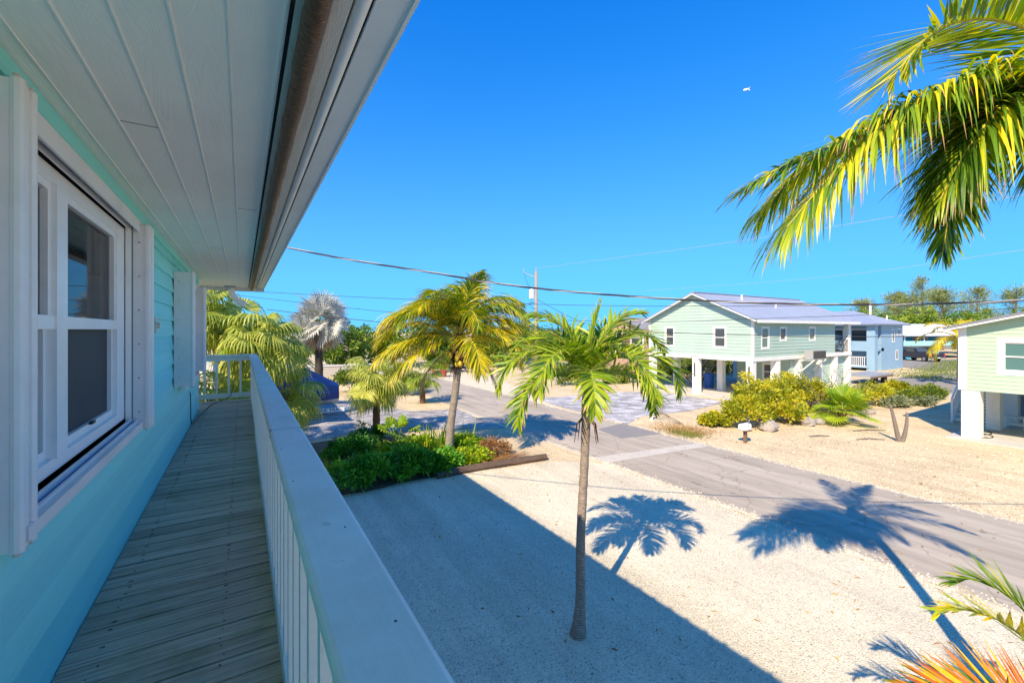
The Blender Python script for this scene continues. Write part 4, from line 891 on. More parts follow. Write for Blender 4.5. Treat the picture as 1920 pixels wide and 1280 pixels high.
ribbed(mb, e[0], e[1], r1, r1, .06, .4); ribbed(mb, e[2], e[3], r2, r2, .06, .4); ribbed(mb, e[3], e[0], r2, r1, .06, .4); ribbed(mb, e[1], e[2], r1, r2, .06, .4); mb.box(54.95, 63.75, 17.75, 28.5, 4.78, 4.84)
rfc = mb.build('roof', 'metalroof', C_)
mb = MB(); mb.tube([(60.6, 20.4, 5.7), (60.6, 20.4, 7.3)], .11, 8); mb.build('chimney_pipe', 'white', rfc)
mb = MB(); mb.tube([(60.9, 19.0, 5.4), (60.9, 19.0, 5.9)], .06, 8); mb.build('vent_pipe', 'white', rfc)
for (ya, yb, zz) in ((19.05, 23.4, .45), (24.1, 27.8, .45)):
    mb = MB(); mb.box(55.5, 55.56, ya, yb, zz + .95, zz + 1.0); mb.box(55.5, 55.56, ya, yb, zz, zz + .06); k = ya + .1
    while k < yb: mb.box(55.51, 55.55, k, k + .05, zz + .06, zz + .95); k += .17
    mb.build('porch_railing', 'white', C_)
mb = MB(); mb.box(55.4, 57.85, 18.8, 27.9, .3, .44); mb.build('porch_floor', 'blue', C_)
sb = MB()
for k in range(7): sb.box(54.0 - k * .0, 55.4, 24.0 + k * .28, 24.3 + k * .28, .28 * k + .1, .28 * k + .16)
sb.bar((54.0, 23.9, .9), (54.0, 26, 2.9), .06, .06); sb.build('staircase', 'white', C_)

# bright blue house with white roof far behind, local frame turned
D_ = thing('balcony_house', 'bright turquoise house with white metal roof and a balcony, far behind the pickup', 'house', (81.6, 23.4, 0), rz=R(-20))
mb = MB(); mb.box(0, 15, 2.2, 8, 1.95, 3.6); mb.box(0, 3.2, .6, 8, 0, 1.8); mb.box(5.6, 6.4, .0, .4, 0, 1.8); mb.box(8, 8.6, 2.2, 2.6, 0, 1.8); mb.box(13.2, 14, 0, .5, 0, 1.8); mb.build('wall', 'blue2', D_)
mb = MB(); mb.box(-.2, 15.2, 0, 2.2, 1.8, 1.94); mb.box(0, 15, 2.2, 8, 1.8, 1.94); mb.build('balcony_floor', 'brownboard', D_)
mb = MB(); mb.box(-.2, 15.2, -.03, .03, 1.94, 2.65); mb.build('balcony_wall', 'aqua2', D_)
mb = MB(); mb.box(3.4, 15, 6.5, 6.6, 0, 1.8); mb.build('back_wall', 'greywall', D_)
mb = MB(); ribbed(mb, (-.6, -.6, 3.45), (15.6, -.6, 3.45), (-.6, 5, 5.2), (15.6, 5, 5.2), .08, .5); ribbed(mb, (-.6, 8.6, 3.9), (15.6, 8.6, 3.9), (-.6, 5, 5.2), (15.6, 5, 5.2), .08, .5); mb.build('roof', 'whiteroof', D_)
for (a, b) in ((4.6, 5.9), (6.1, 7.4), (1.4, 2.6), (11, 12.3)): window(D_, 'Y', 2.195, -1, a, b, 2.5, 3.35, trim=.1, depth=0, mid=True)
mb = MB(); 
for x in (0, 3.6, 7.6, 11.4, 15): mb.box(x - .06, x + .06, -.06, .06, 2.65, 3.6)
mb.build('porch_post', 'white', D_)

# brown house behind the palms
E_ = thing('gable_house', 'tan house with grey gable roof seen behind the palm fronds', 'house', (36, 30, 0))
zr = 4.0
def gE(z): return (27.0, 34.0) if z <= zr else (27.0 + (z - zr) / .42, 34.0 - (z - zr) / .42)
mb = MB(); lap(mb, 'X', 32, -1, 0, zr + 1.47, gE, .3, [(28.2, 29.6, 2.2, 3.5), (31, 32.5, 2.2, 3.5)]); mb.build('wall', 'tan', E_)
mb = MB(); lap(mb, 'Y', 27.0, -1, 0, zr, lambda z: (32, 42), .3); lap(mb, 'Y', 34, 1, 0, zr, lambda z: (32, 42), .3); mb.build('side_wall', 'greywall', E_)
window(E_, 'X', 32, -1, 28.2, 29.6, 2.2, 3.5, trim=.15); window(E_, 'X', 32, -1, 31, 32.5, 2.2, 3.5, trim=.15)
window(E_, 'Y', 26.985, -1, 32.6, 33.5, 1.9, 3.6, trim=.2, depth=0, mid=False)
mb = MB(); ribbed(mb, (31.5, 26.5, 3.83), (42.5, 26.5, 3.83), (31.5, 30.5, 5.55), (42.5, 30.5, 5.55), .1, .5); ribbed(mb, (31.5, 34.5, 3.83), (42.5, 34.5, 3.83), (31.5, 30.5, 5.55), (42.5, 30.5, 5.55), .1, .5); mb.build('roof', 'greyroof', E_)
# next house along our side of the road, mostly behind the fan palms
F_ = thing('gable_house', 'white walled house next door behind the large fan palms', 'house', (-5, 28, 0))
mb = MB(); lap(mb, 'X', -.9, 1, 0, 5.1, lambda z: (19.2, 32), .2); lap(mb, 'Y', 19.2, -1, 0, 5.1, lambda z: (-9, -.9), .2); mb.build('wall', 'white', F_)
mb = MB(); ribbed(mb, (-.3, 18.6, 5.05), (-.3, 32.5, 5.05), (-5, 18.6, 6.6), (-5, 32.5, 6.6), .1, .5); ribbed(mb, (-9.6, 18.6, 5.05), (-9.6, 32.5, 5.05), (-5, 18.6, 6.6), (-5, 32.5, 6.6), .1, .5); mb.build('roof', 'greyroof', F_)

# ------------------------------------------------------------------ street furniture and vehicles
P_ = thing('utility_pole', 'wooden utility pole with a grey transformer can rising behind the palms', 'pole', (28.2, 40.2, 0))
mb = MB(); mb.tube([(28.2, 40.2, -.2), (28.2, 40.2, 5), (28.2, 40.2, 10.9)], [.22, .19, .15], 10); mb.build('shaft', 'pole', P_, smooth=True)
mb = MB(); mb.lathe((27.75, 40.45, 7.8), [(.24, 0), (.28, .06), (.28, .95), (.2, 1.05), (.08, 1.1)], 14); mb.build('transformer', 'vinyl', P_)
mb = MB(); mb.box(27.7, 28.2, 40.2, 40.3, 8.5, 8.6); mb.bar((28.2, 40.2, 10.2), (27.0, 40.9, 10.75), .07, .07); mb.tube([(28.2, 40.2, 10.9), (28.2, 40.2, 11.4)], .05, 6); mb.tube([(27.0, 40.9, 10.75), (27.0, 40.9, 11.2)], .05, 6); mb.build('bracket', 'greymetal', P_)
mb = MB(); mb.tube(smooth_path([(27.0, 40.9, 10.75), (27.3, 40.7, 9.6), (27.75, 40.45, 8.9)], 5), .02, 5); mb.tube(smooth_path([(27.75, 40.45, 7.8), (27.6, 40.4, 7.0), (28.0, 40.2, 6.6)], 5), .02, 5); mb.build('jumper', 'wire', P_)

mbx = thing('mailbox', 'white mailbox on a brown wooden post at the far road edge', 'mailbox', (16.31, 9.3, 0))
mb = MB(); mb.box(16.22, 16.32, 9.30, 9.40, -.05, .50); mb.box(16.12, 16.40, 9.15, 9.55, .47, .505); mb.build('post', 'brownboard', mbx)
mb = MB(); arc = [(9.22, .51), (9.48, .51)] + [(9.35 + .13 * math.cos(a), .66 + .09 * math.sin(a)) for a in np.linspace(0, math.pi, 9)]
mb.prism(arc, 'X', 16.02, 16.46); box = mb.build('box', 'vinyl', mbx)
mb = MB(); mb.prism([(9.235, .52), (9.465, .52)] + [(9.35 + .115 * math.cos(a), .66 + .075 * math.sin(a)) for a in np.linspace(0, math.pi, 9)], 'X', 16.005, 16.02); mb.box(15.99, 16.006, 9.33, 9.37, .69, .72, m=1); mb.build('door', ['vinyl', 'greymetal'], mbx)
mb = MB(); mb.box(16.2, 16.22, 9.195, 9.215, .62, .92); mb.box(16.2, 16.3, 9.195, 9.215, .84, .92); mb.build('flag', 'greymetal', mbx)
mk = thing('marker_post', 'short white marker post by the grey paved drive across the road', 'post', (16.55, 14.05, 0))
mb = MB(); mb.box(16.5, 16.6, 14.0, 14.1, -.05, .55); mb.build('post', 'vinyl', mk); mb = MB(); mb.box(16.56, 16.75, 13.98, 14.12, .50, .58); mb.build('cap', 'black', mk)

def pickup():
    t = thing('pickup_truck', 'dark navy pickup truck seen from behind, parked by the turquoise house', 'pickup', (79.8, 21.3, 0), rz=R(58))
    # local: x forward, y left
    mb = MB(); mb.prism([(-2.6, .55), (-2.6, 1.12), (-.75, 1.14), (-.55, 1.2), (-.1, 1.80), (1.0, 1.82), (1.55, 1.25), (2.55, 1.12), (2.7, .9), (2.7, .5), (2.2, .42), (-2.2, .45)], 'Y', -.93, .93); mb.build('body', 'carpaint', t)
    mb = MB(); mb.quad((-.545, -.75, 1.26), (-.545, .75, 1.26), (-.17, .66, 1.74), (-.17, -.66, 1.74)); mb.build('rear_window', 'glass2', t)
    mb = MB()
    for s_ in (-1, 1): mb.add([(-.35, s_ * .94, 1.26), (1.4, s_ * .94, 1.27), (.95, s_ * .94, 1.74), (-.05, s_ * .94, 1.74)], [(0, 1, 2, 3)])
    mb.build('side_window', 'glass2', t)
    mb = MB(); mb.box(-2.76, -2.6, -.95, .95, .48, .66); mb.build('bumper', 'chrome', t)
    mb = MB(); mb.box(-2.625, -2.6, -.7, .7, .70, 1.10); mb.box(-2.64, -2.62, -.12, .12, .98, 1.05, m=1); mb.build('tailgate', ['carpaint', 'chrome'], t)
    mb = MB(); mb.box(-2.775, -2.765, -.17, .17, .52, .62); mb.build('licence_plate', 'vinyl', t)
    for s_ in (-1, 1):
        mb = MB(); mb.box(-2.63, -2.5, min(s_ * .78, s_ * .94), max(s_ * .78, s_ * .94), .72, 1.1); mb.build('tail_light', 'redlight', t)
        mb = MB(); mb.box(1.1, 1.2, min(s_ * .95, s_ * 1.15), max(s_ * .95, s_ * 1.15), 1.25, 1.42); mb.build('mirror', 'carpaint', t)
        for xw in (-1.65, 1.75):
            mb = MB(); mb.tube([(xw, s_ * .72, .38), (xw, s_ * .97, .38)], .38, 16); w = mb.build('wheel', 'rubber', t)
            mb = MB(); mb.tube([(xw, s_ * .96, .38), (xw, s_ * .985, .38)], .22, 12); mb.build('rim', 'rim', w)
pickup()

def boat():
    yc_ = 23.9
    t = thing('boat', 'motor boat under a peaked blue tarpaulin cover on a trailer', 'boat', (1.6, yc_, .5))
    xs = np.linspace(-2.0, 4.2, 17); secs = []; hsecs = []
    for i, x in enumerate(xs):
        ze = float(np.interp(x + .4, [-1.6, -1, 1.7, 3.4, 4.6], [2.0, 2.42, 2.45, 1.72, 1.46])); zr_ = float(np.interp(x + .4, [-1.6, -1, 2.6, 3.4, 4.6], [2.2, 2.68, 2.72, 2.22, 1.54])); k = float(np.interp(x + .4, [-1.6, 3.3, 4.6], [1, 1, .42]))
        half = [(1.15, .82), (1.14, 1.15), (1.06, ze - .35), (.98, ze - .06), (.90, ze), (.45, (ze + zr_) / 2 + .02)]
        w_ = [random.uniform(-.03, .03) for _ in range(6)]
        sec = [(x, yc_ - (a + w_[j]) * k, z - .02 * (j == 5)) for j, (a, z) in enumerate(half)] + [(x, yc_, zr_)] + [(x, yc_ + (a + w_[j]) * k, z) for j, (a, z) in reversed(list(enumerate(half)))]
        secs.append(sec)
        hsecs.append([(x, yc_ + 1.12 * k * v, .9 - .42 * (1 - abs(v) ** 2.2)) for v in np.linspace(-1, 1, 9)])
    n = len(xs); m_ = 13
    mb = MB(); mb.add([p for s_ in secs for p in s_], [(i * m_ + j, i * m_ + j + 1, (i + 1) * m_ + j + 1, (i + 1) * m_ + j) for i in range(n - 1) for j in range(m_ - 1)] + [tuple(range(m_)), tuple((n - 1) * m_ + j for j in range(m_))]); cv = mb.build('cover', 'tarp', t)
    mb = MB()
    for v in (-.85, -.5, -.15, .2, .55, .9): mb.tube([(2.2, yc_, 2.73), (3.0, yc_ + .45 * v, 2.22 - .46 * abs(v) * .5), (3.9 - .2 * abs(v), yc_ + .62 * v, 1.68 - .1 * abs(v))], .022, 5)
    mb.build('cover_seam', 'tarp', cv)
    mb = MB(); mb.add([p for s_ in hsecs for p in s_], [(i * 9 + j, i * 9 + j + 1, (i + 1) * 9 + j + 1, (i + 1) * 9 + j) for i in range(n - 1) for j in range(8)] + [tuple(range(9)), tuple((n - 1) * 9 + j for j in range(9))]); mb.build('hull', 'hull', t, smooth=True)
    tr = thing('boat_trailer', 'pale trailer frame with a lettered side beam carrying the covered boat', 'trailer', (1.8, yc_, 0))
    mb = MB(); ya, yb = yc_ - 1.22, yc_ + 1.22
    for yy in (ya, yb): mb.bar((-1.6, yy, .38), (4.3, yy, .38), .08, .20)
    mb.bar((4.2, ya, .38), (6.0, yc_, .36), .08, .16); mb.bar((4.2, yb, .38), (6.0, yc_, .36), .08, .16)
    for x in (-1.4, .6, 2.4, 4.1): mb.bar((x, ya, .36), (x, yb, .36), .08, .1)
    fr = mb.build('frame', 'vinyl', tr)
    text_mesh('lettering', 'MARINE TRA', .2, 'numtext', fr, (3.35, ya - .046, .385), (R(90), 0, 0), xs=1.2)
    for yy in (ya - .16, yb + .16):
        for x in (.2, .95):
            mb = MB(); mb.tube([(x, yy - .1, .31), (x, yy + .1, .31)], .31, 16); w = mb.build('wheel', 'rubber', tr)
            mb = MB(); mb.tube([(x, yy - .115, .31), (x, yy + .115, .31)], .17, 12); mb.build('rim', 'rim', w)
    mb = MB(); mb.bar((5.8, yc_, .0), (5.8, yc_, .6), .06, .06); mb.build('jack', 'greymetal', tr)
boat()

# trailer deck beyond the mint house
ft = thing('flat_trailer', 'low flat trailer with dark board deck parked past the mint house piles', 'trailer', (43.5, 14.6, 0))
mb = MB(); mb.box(41.0, 45.6, 13.8, 15.6, .62, .74); mb.build('deck', 'greymetal', ft); mb = MB(); mb.box(41.0, 45.6, 13.78, 13.8, .5, .62); mb.build('frame', 'brownboard', ft)
for x in (42.4, 44.2):
    mb = MB(); mb.tube([(x, 13.85, .3), (x, 14.1, .3)], .3, 12); mb.build('wheel', 'rubber', ft)

# red pots at the end of the road
for i, (x, y, r_, lab) in enumerate(((14.9, 37.2, .34, 'large red flower pot at the end of the road, left of its twin'), (15.6, 36.9, .34, 'large red flower pot at the end of the road, right of its twin'))):
    t = thing('flower_pot', lab, 'pot', (x, y, 0), 'red pots at the road end'); mb = MB(); mb.lathe((x, y, 0), [(.22, 0), (.34, .55), (.38, .56), (.38, .64), (.32, .64)], 16); mb.build('pot', 'terracotta', t)
    mb = MB(); cloud(mb, (x, y, .8), (.4, .4, .35), 8, 20, .22, .07, .5, .3, .4); mb.build('foliage', 'brightgreen', t)

# split dead trunk in the yard
dt = thing('dead_tree', 'bare grey V shaped dead trunk standing in the pale sand yard', 'tree', (21.5, 6.3, 0))
mb = MB(); mb.tube(smooth_path([(21.52, 6.32, -.05), (21.50, 6.39, .3), (21.44, 6.48, .9), (21.38, 6.56, 1.38)], 5), np.linspace(.10, .045, 16), 8); mb.build('trunk', 'deadwood', dt)
mb = MB(); mb.tube(smooth_path([(21.55, 6.27, -.05), (21.63, 6.20, .3), (21.68, 6.16, .7), (21.69, 6.15, 1.12)], 5), np.linspace(.09, .04, 16), 8); mb.build('trunk', 'deadwood', dt)
# timber edging of the bed
te = MB(); te.tube([(4.8, 11.86, .06), (5.6, 11.88, .08), (6.6, 11.78, .10), (7.6, 11.72, .09), (8.55, 11.62, .09)], [.11, .12, .115, .12, .11], 7)
tag(te.build('timber_edging', 'timber'), 'dark weathered timber log edging the planting bed along the gravel', 'log')
# rocks
for i, (x, y, r_, lab) in enumerate(((19.1, 9.95, .36, 'pale limestone boulder at the foot of the yellow green bushes near the mailbox'), (21.6, 9.55, .3, 'low pale rock beside the broad fan palm clump, left of it'), (22.4, 9.4, .22, 'small pale rock just left of the fan palm leaves'), (26.0, 9.35, .26, 'pale rock in the line of stones right of the fan palm'), (27.2, 9.15, .2, 'small flat stone at the sand edge right of the fan palm'))):
    mb = MB(); mb.ball((x, y, r_ * .45), r_ * 1.15, r_, r_ * .75, 12, jit=.16); tag(mb.build('boulder', 'rock'), lab, 'boulder', 'rocks edging the yard')
# airship high in the sky
ar = thing('airship', 'tiny white airship high in the deep blue sky', 'airship', (236.7, 135.5, 137.0))
ax = V3(.849, -.528, .28); ax = nrm(ax); c0 = V3(236.7, 135.5, 137.0)
mb = MB(); ks = np.linspace(-1, 1, 13); mb.tube([c0 + ax * 1.75 * k for k in ks], [max(.04, .52 * math.sqrt(max(0, 1 - k * k)) * (1 + .25 * -k)) for k in ks], 12); mb.build('envelope', 'airship', ar, smooth=True)
mb = MB(); tl = c0 + ax * 1.45
for k in range(3):
    a = k * 2.09 + .5; s1 = nrm(np.cross(ax, V3(0, 0, 1))); s2 = np.cross(s1, ax); d = s1 * math.cos(a) + s2 * math.sin(a); mb.bar(tl, tl + d * .95 + ax * .3, .5, .1, up=np.cross(ax, d))
mb.build('fin', 'airship', ar)

# ------------------------------------------------------------------ overhead wires
def wire(lab, pts, r, mat='wire', n=10, twist=False):
    mb = MB(); P = smooth_path(pts, n)
    if twist:
        Q = resample(P, np.linspace(0, 1, 420)); d = nrm(Q[-1] - Q[0]); u = nrm(np.cross(d, V3(0, 0, 1))); w = np.cross(u, d)
        for k in range(3):
            mb.tube([q + (u * math.cos(i * .21 + k * 2.09) + w * math.sin(i * .21 + k * 2.09)) * r * .95 for i, q in enumerate(Q)], r, 5, m=1 if k == 0 else 0)
    else: mb.tube(P, r, 5)
    tag(mb.build('power_line', [mat, 'wirelight'] if twist else mat), lab, 'power line', 'overhead wires')
wire('thick twisted service cable sagging across the whole view', [(-1.2, 9.61, 6.2), (0.68, 8.16, 5.67), (1.55, 7.49, 5.45), (2.55, 6.72, 5.24), (3.92, 5.66, 4.96), (5.86, 4.17, 4.75), (7.66, 2.78, 4.67), (9.45, 1.39, 4.72), (12, -0.6, 4.95)], 0.0085, twist=True)
wire('thin dark wire just under the thick cable, level across the view', [(-1.78, 28.19, 6.48), (4.84, 23.49, 6.01), (12.5, 18.06, 5.59), (18.94, 13.49, 5.46), (25.11, 9.12, 5.49), (31.4, 4.65, 5.59), (38.52, -0.4, 5.82)], 0.013)
wire('thin wire dipping in front of the mint gable and rising to the right', [(-1.35, 29.1, 6.36), (4.98, 24.18, 5.44), (8.21, 21.67, 5.08), (12.62, 18.24, 4.82), (17.53, 14.43, 4.7), (20.81, 11.89, 4.82), (24.61, 8.94, 4.98), (30.32, 4.49, 5.3), (36.59, -0.38, 5.89)], 0.012)
wire('black wire crossing the gable windows, lowest across the view', [(1.01, 24.1, 5.28), (4.04, 22.01, 4.86), (7.45, 19.67, 4.53), (15.9, 13.85, 4.2), (21.26, 10.17, 4.01), (25.51, 7.25, 3.99), (29.66, 4.39, 4.04), (36.59, -0.38, 4.25)], 0.016)
wire('faint pale wire climbing right from the utility pole top', [(28.17, 40.18, 11.22), (31.75, 18.14, 10.94), (34.35, 2.2, 11.25)], 0.012, 'wirelight')
wire('faint pale wire climbing to the right above the mint roof', [(47.33, 41.23, 9.68), (49.6, 20.71, 9.57), (50.93, 8.65, 10.36), (51.52, 3.3, 10.86)], 0.014, 'wirelight')
wire('upper of two short wires leaving the utility pole to the left', [(28.07, 40.25, 7.43), (26.72, 42.98, 6.85), (25.55, 45.34, 6.34)], 0.03)
wire('lower of two short wires leaving the utility pole to the left', [(28.07, 40.25, 7.31), (26.88, 42.65, 6.47), (25.55, 45.34, 5.83)], 0.025)
wire('short wire running down right from the utility pole', [(28.32, 40.09, 7.67), (27.31, 33.88, 5.79), (26.75, 30.47, 4.89)], 0.025)

# ------------------------------------------------------------------ palms
def palm_trunk(t, pts, rad, mat, name='trunk', n=14, wob=.03):
    mb = MB(); P = smooth_path(pts, 14); k = len(P); r = np.interp(np.linspace(0, 1, k), np.linspace(0, 1, len(rad)), rad) * (1 + rng.normal(0, wob, k))
    mb.tube(P, r, n); return mb.build(name, mat, t, smooth=True)
def one_frond(t, pts, leaf, pet, **kw):
    mb = MB(); frond(mb, pts, **kw); return mb.build('frond', [leaf, pet, 'drytip'], t)

# centre palm standing in the gravel
T1 = thing('palm_tree', 'single slim palm standing in the white gravel yard, centre of the view', 'palm tree', (4.02, 4.71, 0))
palm_trunk(T1, [(4.02, 4.71, -.05), (4.03, 4.70, .12), (4.06, 4.70, .5), (4.05, 4.68, 1.4), (4.08, 4.64, 2.4), (4.10, 4.62, 3.12)], [.14, .10, .072, .063, .058, .062], 'trunk1')
mb = MB(); mb.tube([(4.10, 4.62, 3.1), (4.105, 4.62, 3.3), (4.11, 4.615, 3.55), (4.12, 4.61, 3.75)], [.072, .066, .055, .03], 14); mb.build('crownshaft', ['crownshaft'], T1, smooth=True)
c1 = V3(4.115, 4.61, 3.6)
mb = MB()
for k in range(9):
    a = random.uniform(0, 6.28); mb.tube([V3(4.10, 4.62, 3.14), V3(4.10 + .13 * math.cos(a), 4.62 + .13 * math.sin(a), 2.98), V3(4.1 + .17 * math.cos(a), 4.62 + .17 * math.sin(a), 2.72)], [.014, .01, .004], 5)
mb.build('dry_stalk', 'boot', T1)
# fronds: azimuth (deg, world), elevation, length, droop
cr = -31.87   # camera right in world azimuth
F1 = [(cr + 8, 66, 1.75, 118), (cr - 14, 50, 1.75, 138), (cr + 40, 60, 1.7, 120), (cr + 78, 62, 1.6, 105), (cr + 118, 66, 1.6, 118), (cr + 158, 68, 1.8, 138), (cr + 184, 52, 1.8, 135), (cr + 203, 26, 1.7, 112),
      (cr + 232, 56, 1.65, 140), (cr + 268, 34, 1.35, 118), (cr - 52, 50, 1.6, 135), (cr + 20, 80, 1.5, 75), (cr + 145, 80, 1.5, 80), (cr + 5, 18, 1.5, 100), (cr + 172, 14, 1.35, 92)]
for (az, el, L, dr) in F1:
    pts = rot_z(rach(L * .95, R(el), R(dr + 4), sway=random.uniform(-.3, .3), p=1.4), R(az + random.uniform(-8, 8)), c1)
    one_frond(T1, pts, 'adon', 'petgreen', nl=64, ll=.47, lw=.036, hang=.9, lift=.5, r0=.017, start=.12, tint=.74, tv=.55, seg=4, a0=60, a1=26, rough=.2)
one_frond(T1, rot_z(rach(1.1, R(86), R(12)), R(cr), c1), 'adon', 'petgreen', nl=26, ll=.34, lw=.03, hang=.05, lift=.2, r0=.018, tint=.75, tv=.2, a0=22, a1=12)

# coconut palm with yellow fruit, rising from the bed
T2 = thing('coconut_palm', 'coconut palm with a bunch of yellow coconuts, rising from the green planting bed', 'palm tree', (5.87, 13.52, 0))
palm_trunk(T2, [(5.87, 13.52, -.05), (5.9, 13.5, .3), (5.98, 13.5, 1.2), (6.12, 13.45, 2.3), (6.2, 13.4, 3.3)], [.17, .145, .13, .125, .14], 'trunk2')
c2 = V3(6.2, 13.4, 3.75)
mb = MB(); mb.tube([(6.2, 13.4, 3.0), (6.2, 13.4, 3.35), (6.2, 13.4, 3.75), (6.21, 13.4, 4.2)], [.17, .24, .22, .10], 10)
for k in range(34):
    a = random.uniform(0, 6.28); z = random.uniform(3.0, 3.9); mb.tube([V3(6.2 + .2 * math.cos(a), 13.4 + .2 * math.sin(a), z), V3(6.2 + .34 * math.cos(a), 13.4 + .34 * math.sin(a), z - random.uniform(.1, .45))], [.02, .006], 4)
mb.build('dry_fibre', 'fibre', T2)
for k in range(14):
    a = R(cr - 90) + random.uniform(-1.5, 1.3); q = V3(6.2 + math.cos(a) * random.uniform(.36, .46), 13.4 + math.sin(a) * random.uniform(.36, .46), 3.33 + random.uniform(-.26, .22))
    mb = MB(); mb.ball(q, .072, .072, .095, 10); mb.build('coconut', 'coconut', T2, smooth=True)
F2 = [(cr + 180, 38, 3.1, 95), (cr + 170, 55, 3.2, 108), (cr + 150, 62, 3.2, 95), (cr + 195, 12, 2.9, 62), (cr + 120, 72, 2.9, 95), (cr + 95, 80, 2.5, 60), (cr + 60, 80, 2.5, 50), (cr + 15, 72, 2.7, 105), (cr + 30, 60, 3.0, 105),
      (cr - 8, 60, 2.6, 130), (cr - 20, 35, 2.6, 110), (cr - 62, 66, 2.6, 125), (cr - 118, 75, 2.8, 118), (cr + 225, 68, 2.9, 130), (cr + 250, 78, 2.9, 105), (cr + 200, 60, 3.1, 120), (cr + 5, 15, 2.5, 85), (cr - 60, 15, 2.3, 100), (cr + 140, 25, 2.9, 85), (cr + 75, 40, 2.8, 95), (cr - 40, 82, 2.4, 45), (cr + 2, 45, 2.9, 105), (cr - 15, 70, 2.9, 120), (cr + 178, 62, 3.1, 125), (cr + 160, 20, 2.8, 80), (cr - 5, 30, 2.8, 95), (cr + 12, 80, 2.8, 110), (cr + 210, -5, 2.6, 55)]
for i, (az, el, L, dr) in enumerate(F2):
    low = el < 40
    pts = rot_z(rach(L * 1.03, R(el), R(dr), sway=random.uniform(-.25, .25), p=1.2), R(az), c2 + V3(0, 0, .25))
    one_frond(T2, pts, 'coco', 'petiole', nl=86, ll=1.08, lw=.036, hang=random.uniform(.9, 2.2), lift=.1, r0=.035, start=.14, tint=.78 if (low or i % 3 == 0) else .48, tv=.5, seg=4, a0=62, a1=25)
for az in (cr + 178, cr + 2):
    one_frond(T2, rot_z(rach(2.2, R(-25), R(60)), R(az), c2), 'deadfan', 'boot', nl=40, ll=.6, lw=.03, hang=1.5, lift=0, r0=.025, start=.2, tint=.5, tv=.5)
# large near palm at the right edge
T3 = thing('coconut_palm', 'tall near coconut palm at the right edge, its fronds hanging into the blue sky', 'palm tree', (5.5, .25, 0))
palm_trunk(T3, [(5.55, .1, -.05), (5.62, .15, .4), (5.85, .3, 2.2), (6.05, .5, 4.2), (6.08, .72, 6.3)], [.17, .13, .10, .09, .10], 'trunk2')
c3 = V3(6.08, .75, 6.3)
mb = MB(); mb.tube([(6.08, .73, 5.9), (6.08, .75, 6.3), (6.08, .76, 6.75)], [.15, .19, .08], 10); mb.build('dry_fibre', 'fibre', T3)
H3 = [  # rachis paths (world coordinates)
 ([(6.10, .74, 6.36), (5.50, .80, 6.36), (5.02, 1.10, 6.32), (4.58, 1.38, 6.05), (4.18, 1.62, 5.64), (3.80, 1.84, 5.14)], dict(hang=1.8, tint=.66, ll=.92, tipw=.05, a1=30)),
 ([(6.10, .74, 6.36), (5.35, 1.05, 6.38), (4.90, 1.45, 6.24), (4.46, 1.85, 5.90), (4.10, 2.15, 5.46)], dict(hang=1.9, tint=.72, ll=.95, tipw=.05, a1=30)),
 ([(6.10, .76, 6.36), (5.45, 1.02, 6.22), (4.75, 1.45, 6.02), (4.10, 1.80, 5.80), (3.62, 2.05, 5.52)], dict(hang=.8, tint=.35, ll=.66, tipw=.05, a1=34)),
 ([(6.10, .70, 6.55), (5.62, .78, 6.78), (5.22, 1.0, 6.88), (4.86, 1.2, 6.76), (4.54, 1.4, 6.36)], dict(hang=.02, tint=.62, ll=.85, a1=30, tipw=.1)),
 ([(6.05, .76, 6.3), (5.55, .98, 6.26), (5.28, 1.10, 5.90), (5.12, 1.16, 5.42), (5.05, 1.2, 4.94)], dict(hang=.7, tint=.4, ll=.6)),
 ([(6.05, .78, 6.3), (5.60, .72, 6.30), (5.28, .86, 6.16), (5.00, 1.02, 5.80), (4.82, 1.16, 5.36)], dict(hang=2.0, tint=.5, ll=.9)),
 ([(6.08, .76, 6.3), (5.72, .64, 6.34), (5.42, .70, 6.28), (5.22, .80, 5.92)], dict(hang=2.0, tint=.6, ll=.9)),
 ([(6.10, .74, 6.36), (5.75, .56, 6.34), (5.50, .58, 6.05), (5.40, .62, 5.60)], dict(hang=1.5, tint=.5, ll=.85)),
 ([(6.05, .80, 6.3), (5.50, 1.05, 6.20), (5.22, 1.22, 5.80), (5.12, 1.30, 5.30)], dict(hang=1.1, tint=.3, ll=.7)),
 ([(6.08, .76, 6.3), (5.80, .60, 6.36), (5.55, .62, 6.36), (5.34, .66, 6.10)], dict(hang=2.0, tint=.45, ll=.95)),
]
for pts, kw in H3:
    one_frond(T3, smooth_path(pts, 8), 'cocoR', 'petiole', nl=150, lw=.024, lift=.1, r0=.02, start=.06, tv=.5, seg=6, a0=64, rough=.12, dryp=.4, **kw)
for (az, el, L, dr) in ((-60, 38, 2.2, 85), (-25, 25, 2.2, 75), (10, 45, 2.2, 80), (40, 60, 2.1, 85), (-95, 30, 2.2, 85), (-130, 55, 2.1, 95), (-5, 72, 2.1, 70), (-75, 72, 2.0, 60)):
    one_frond(T3, rot_z(rach(L, R(el), R(dr)), R(az), c3), 'cocoR', 'petiole', nl=60, ll=.42, lw=.026, hang=.5, lift=.12, r0=.022, start=.15, tint=.45, tv=.35)
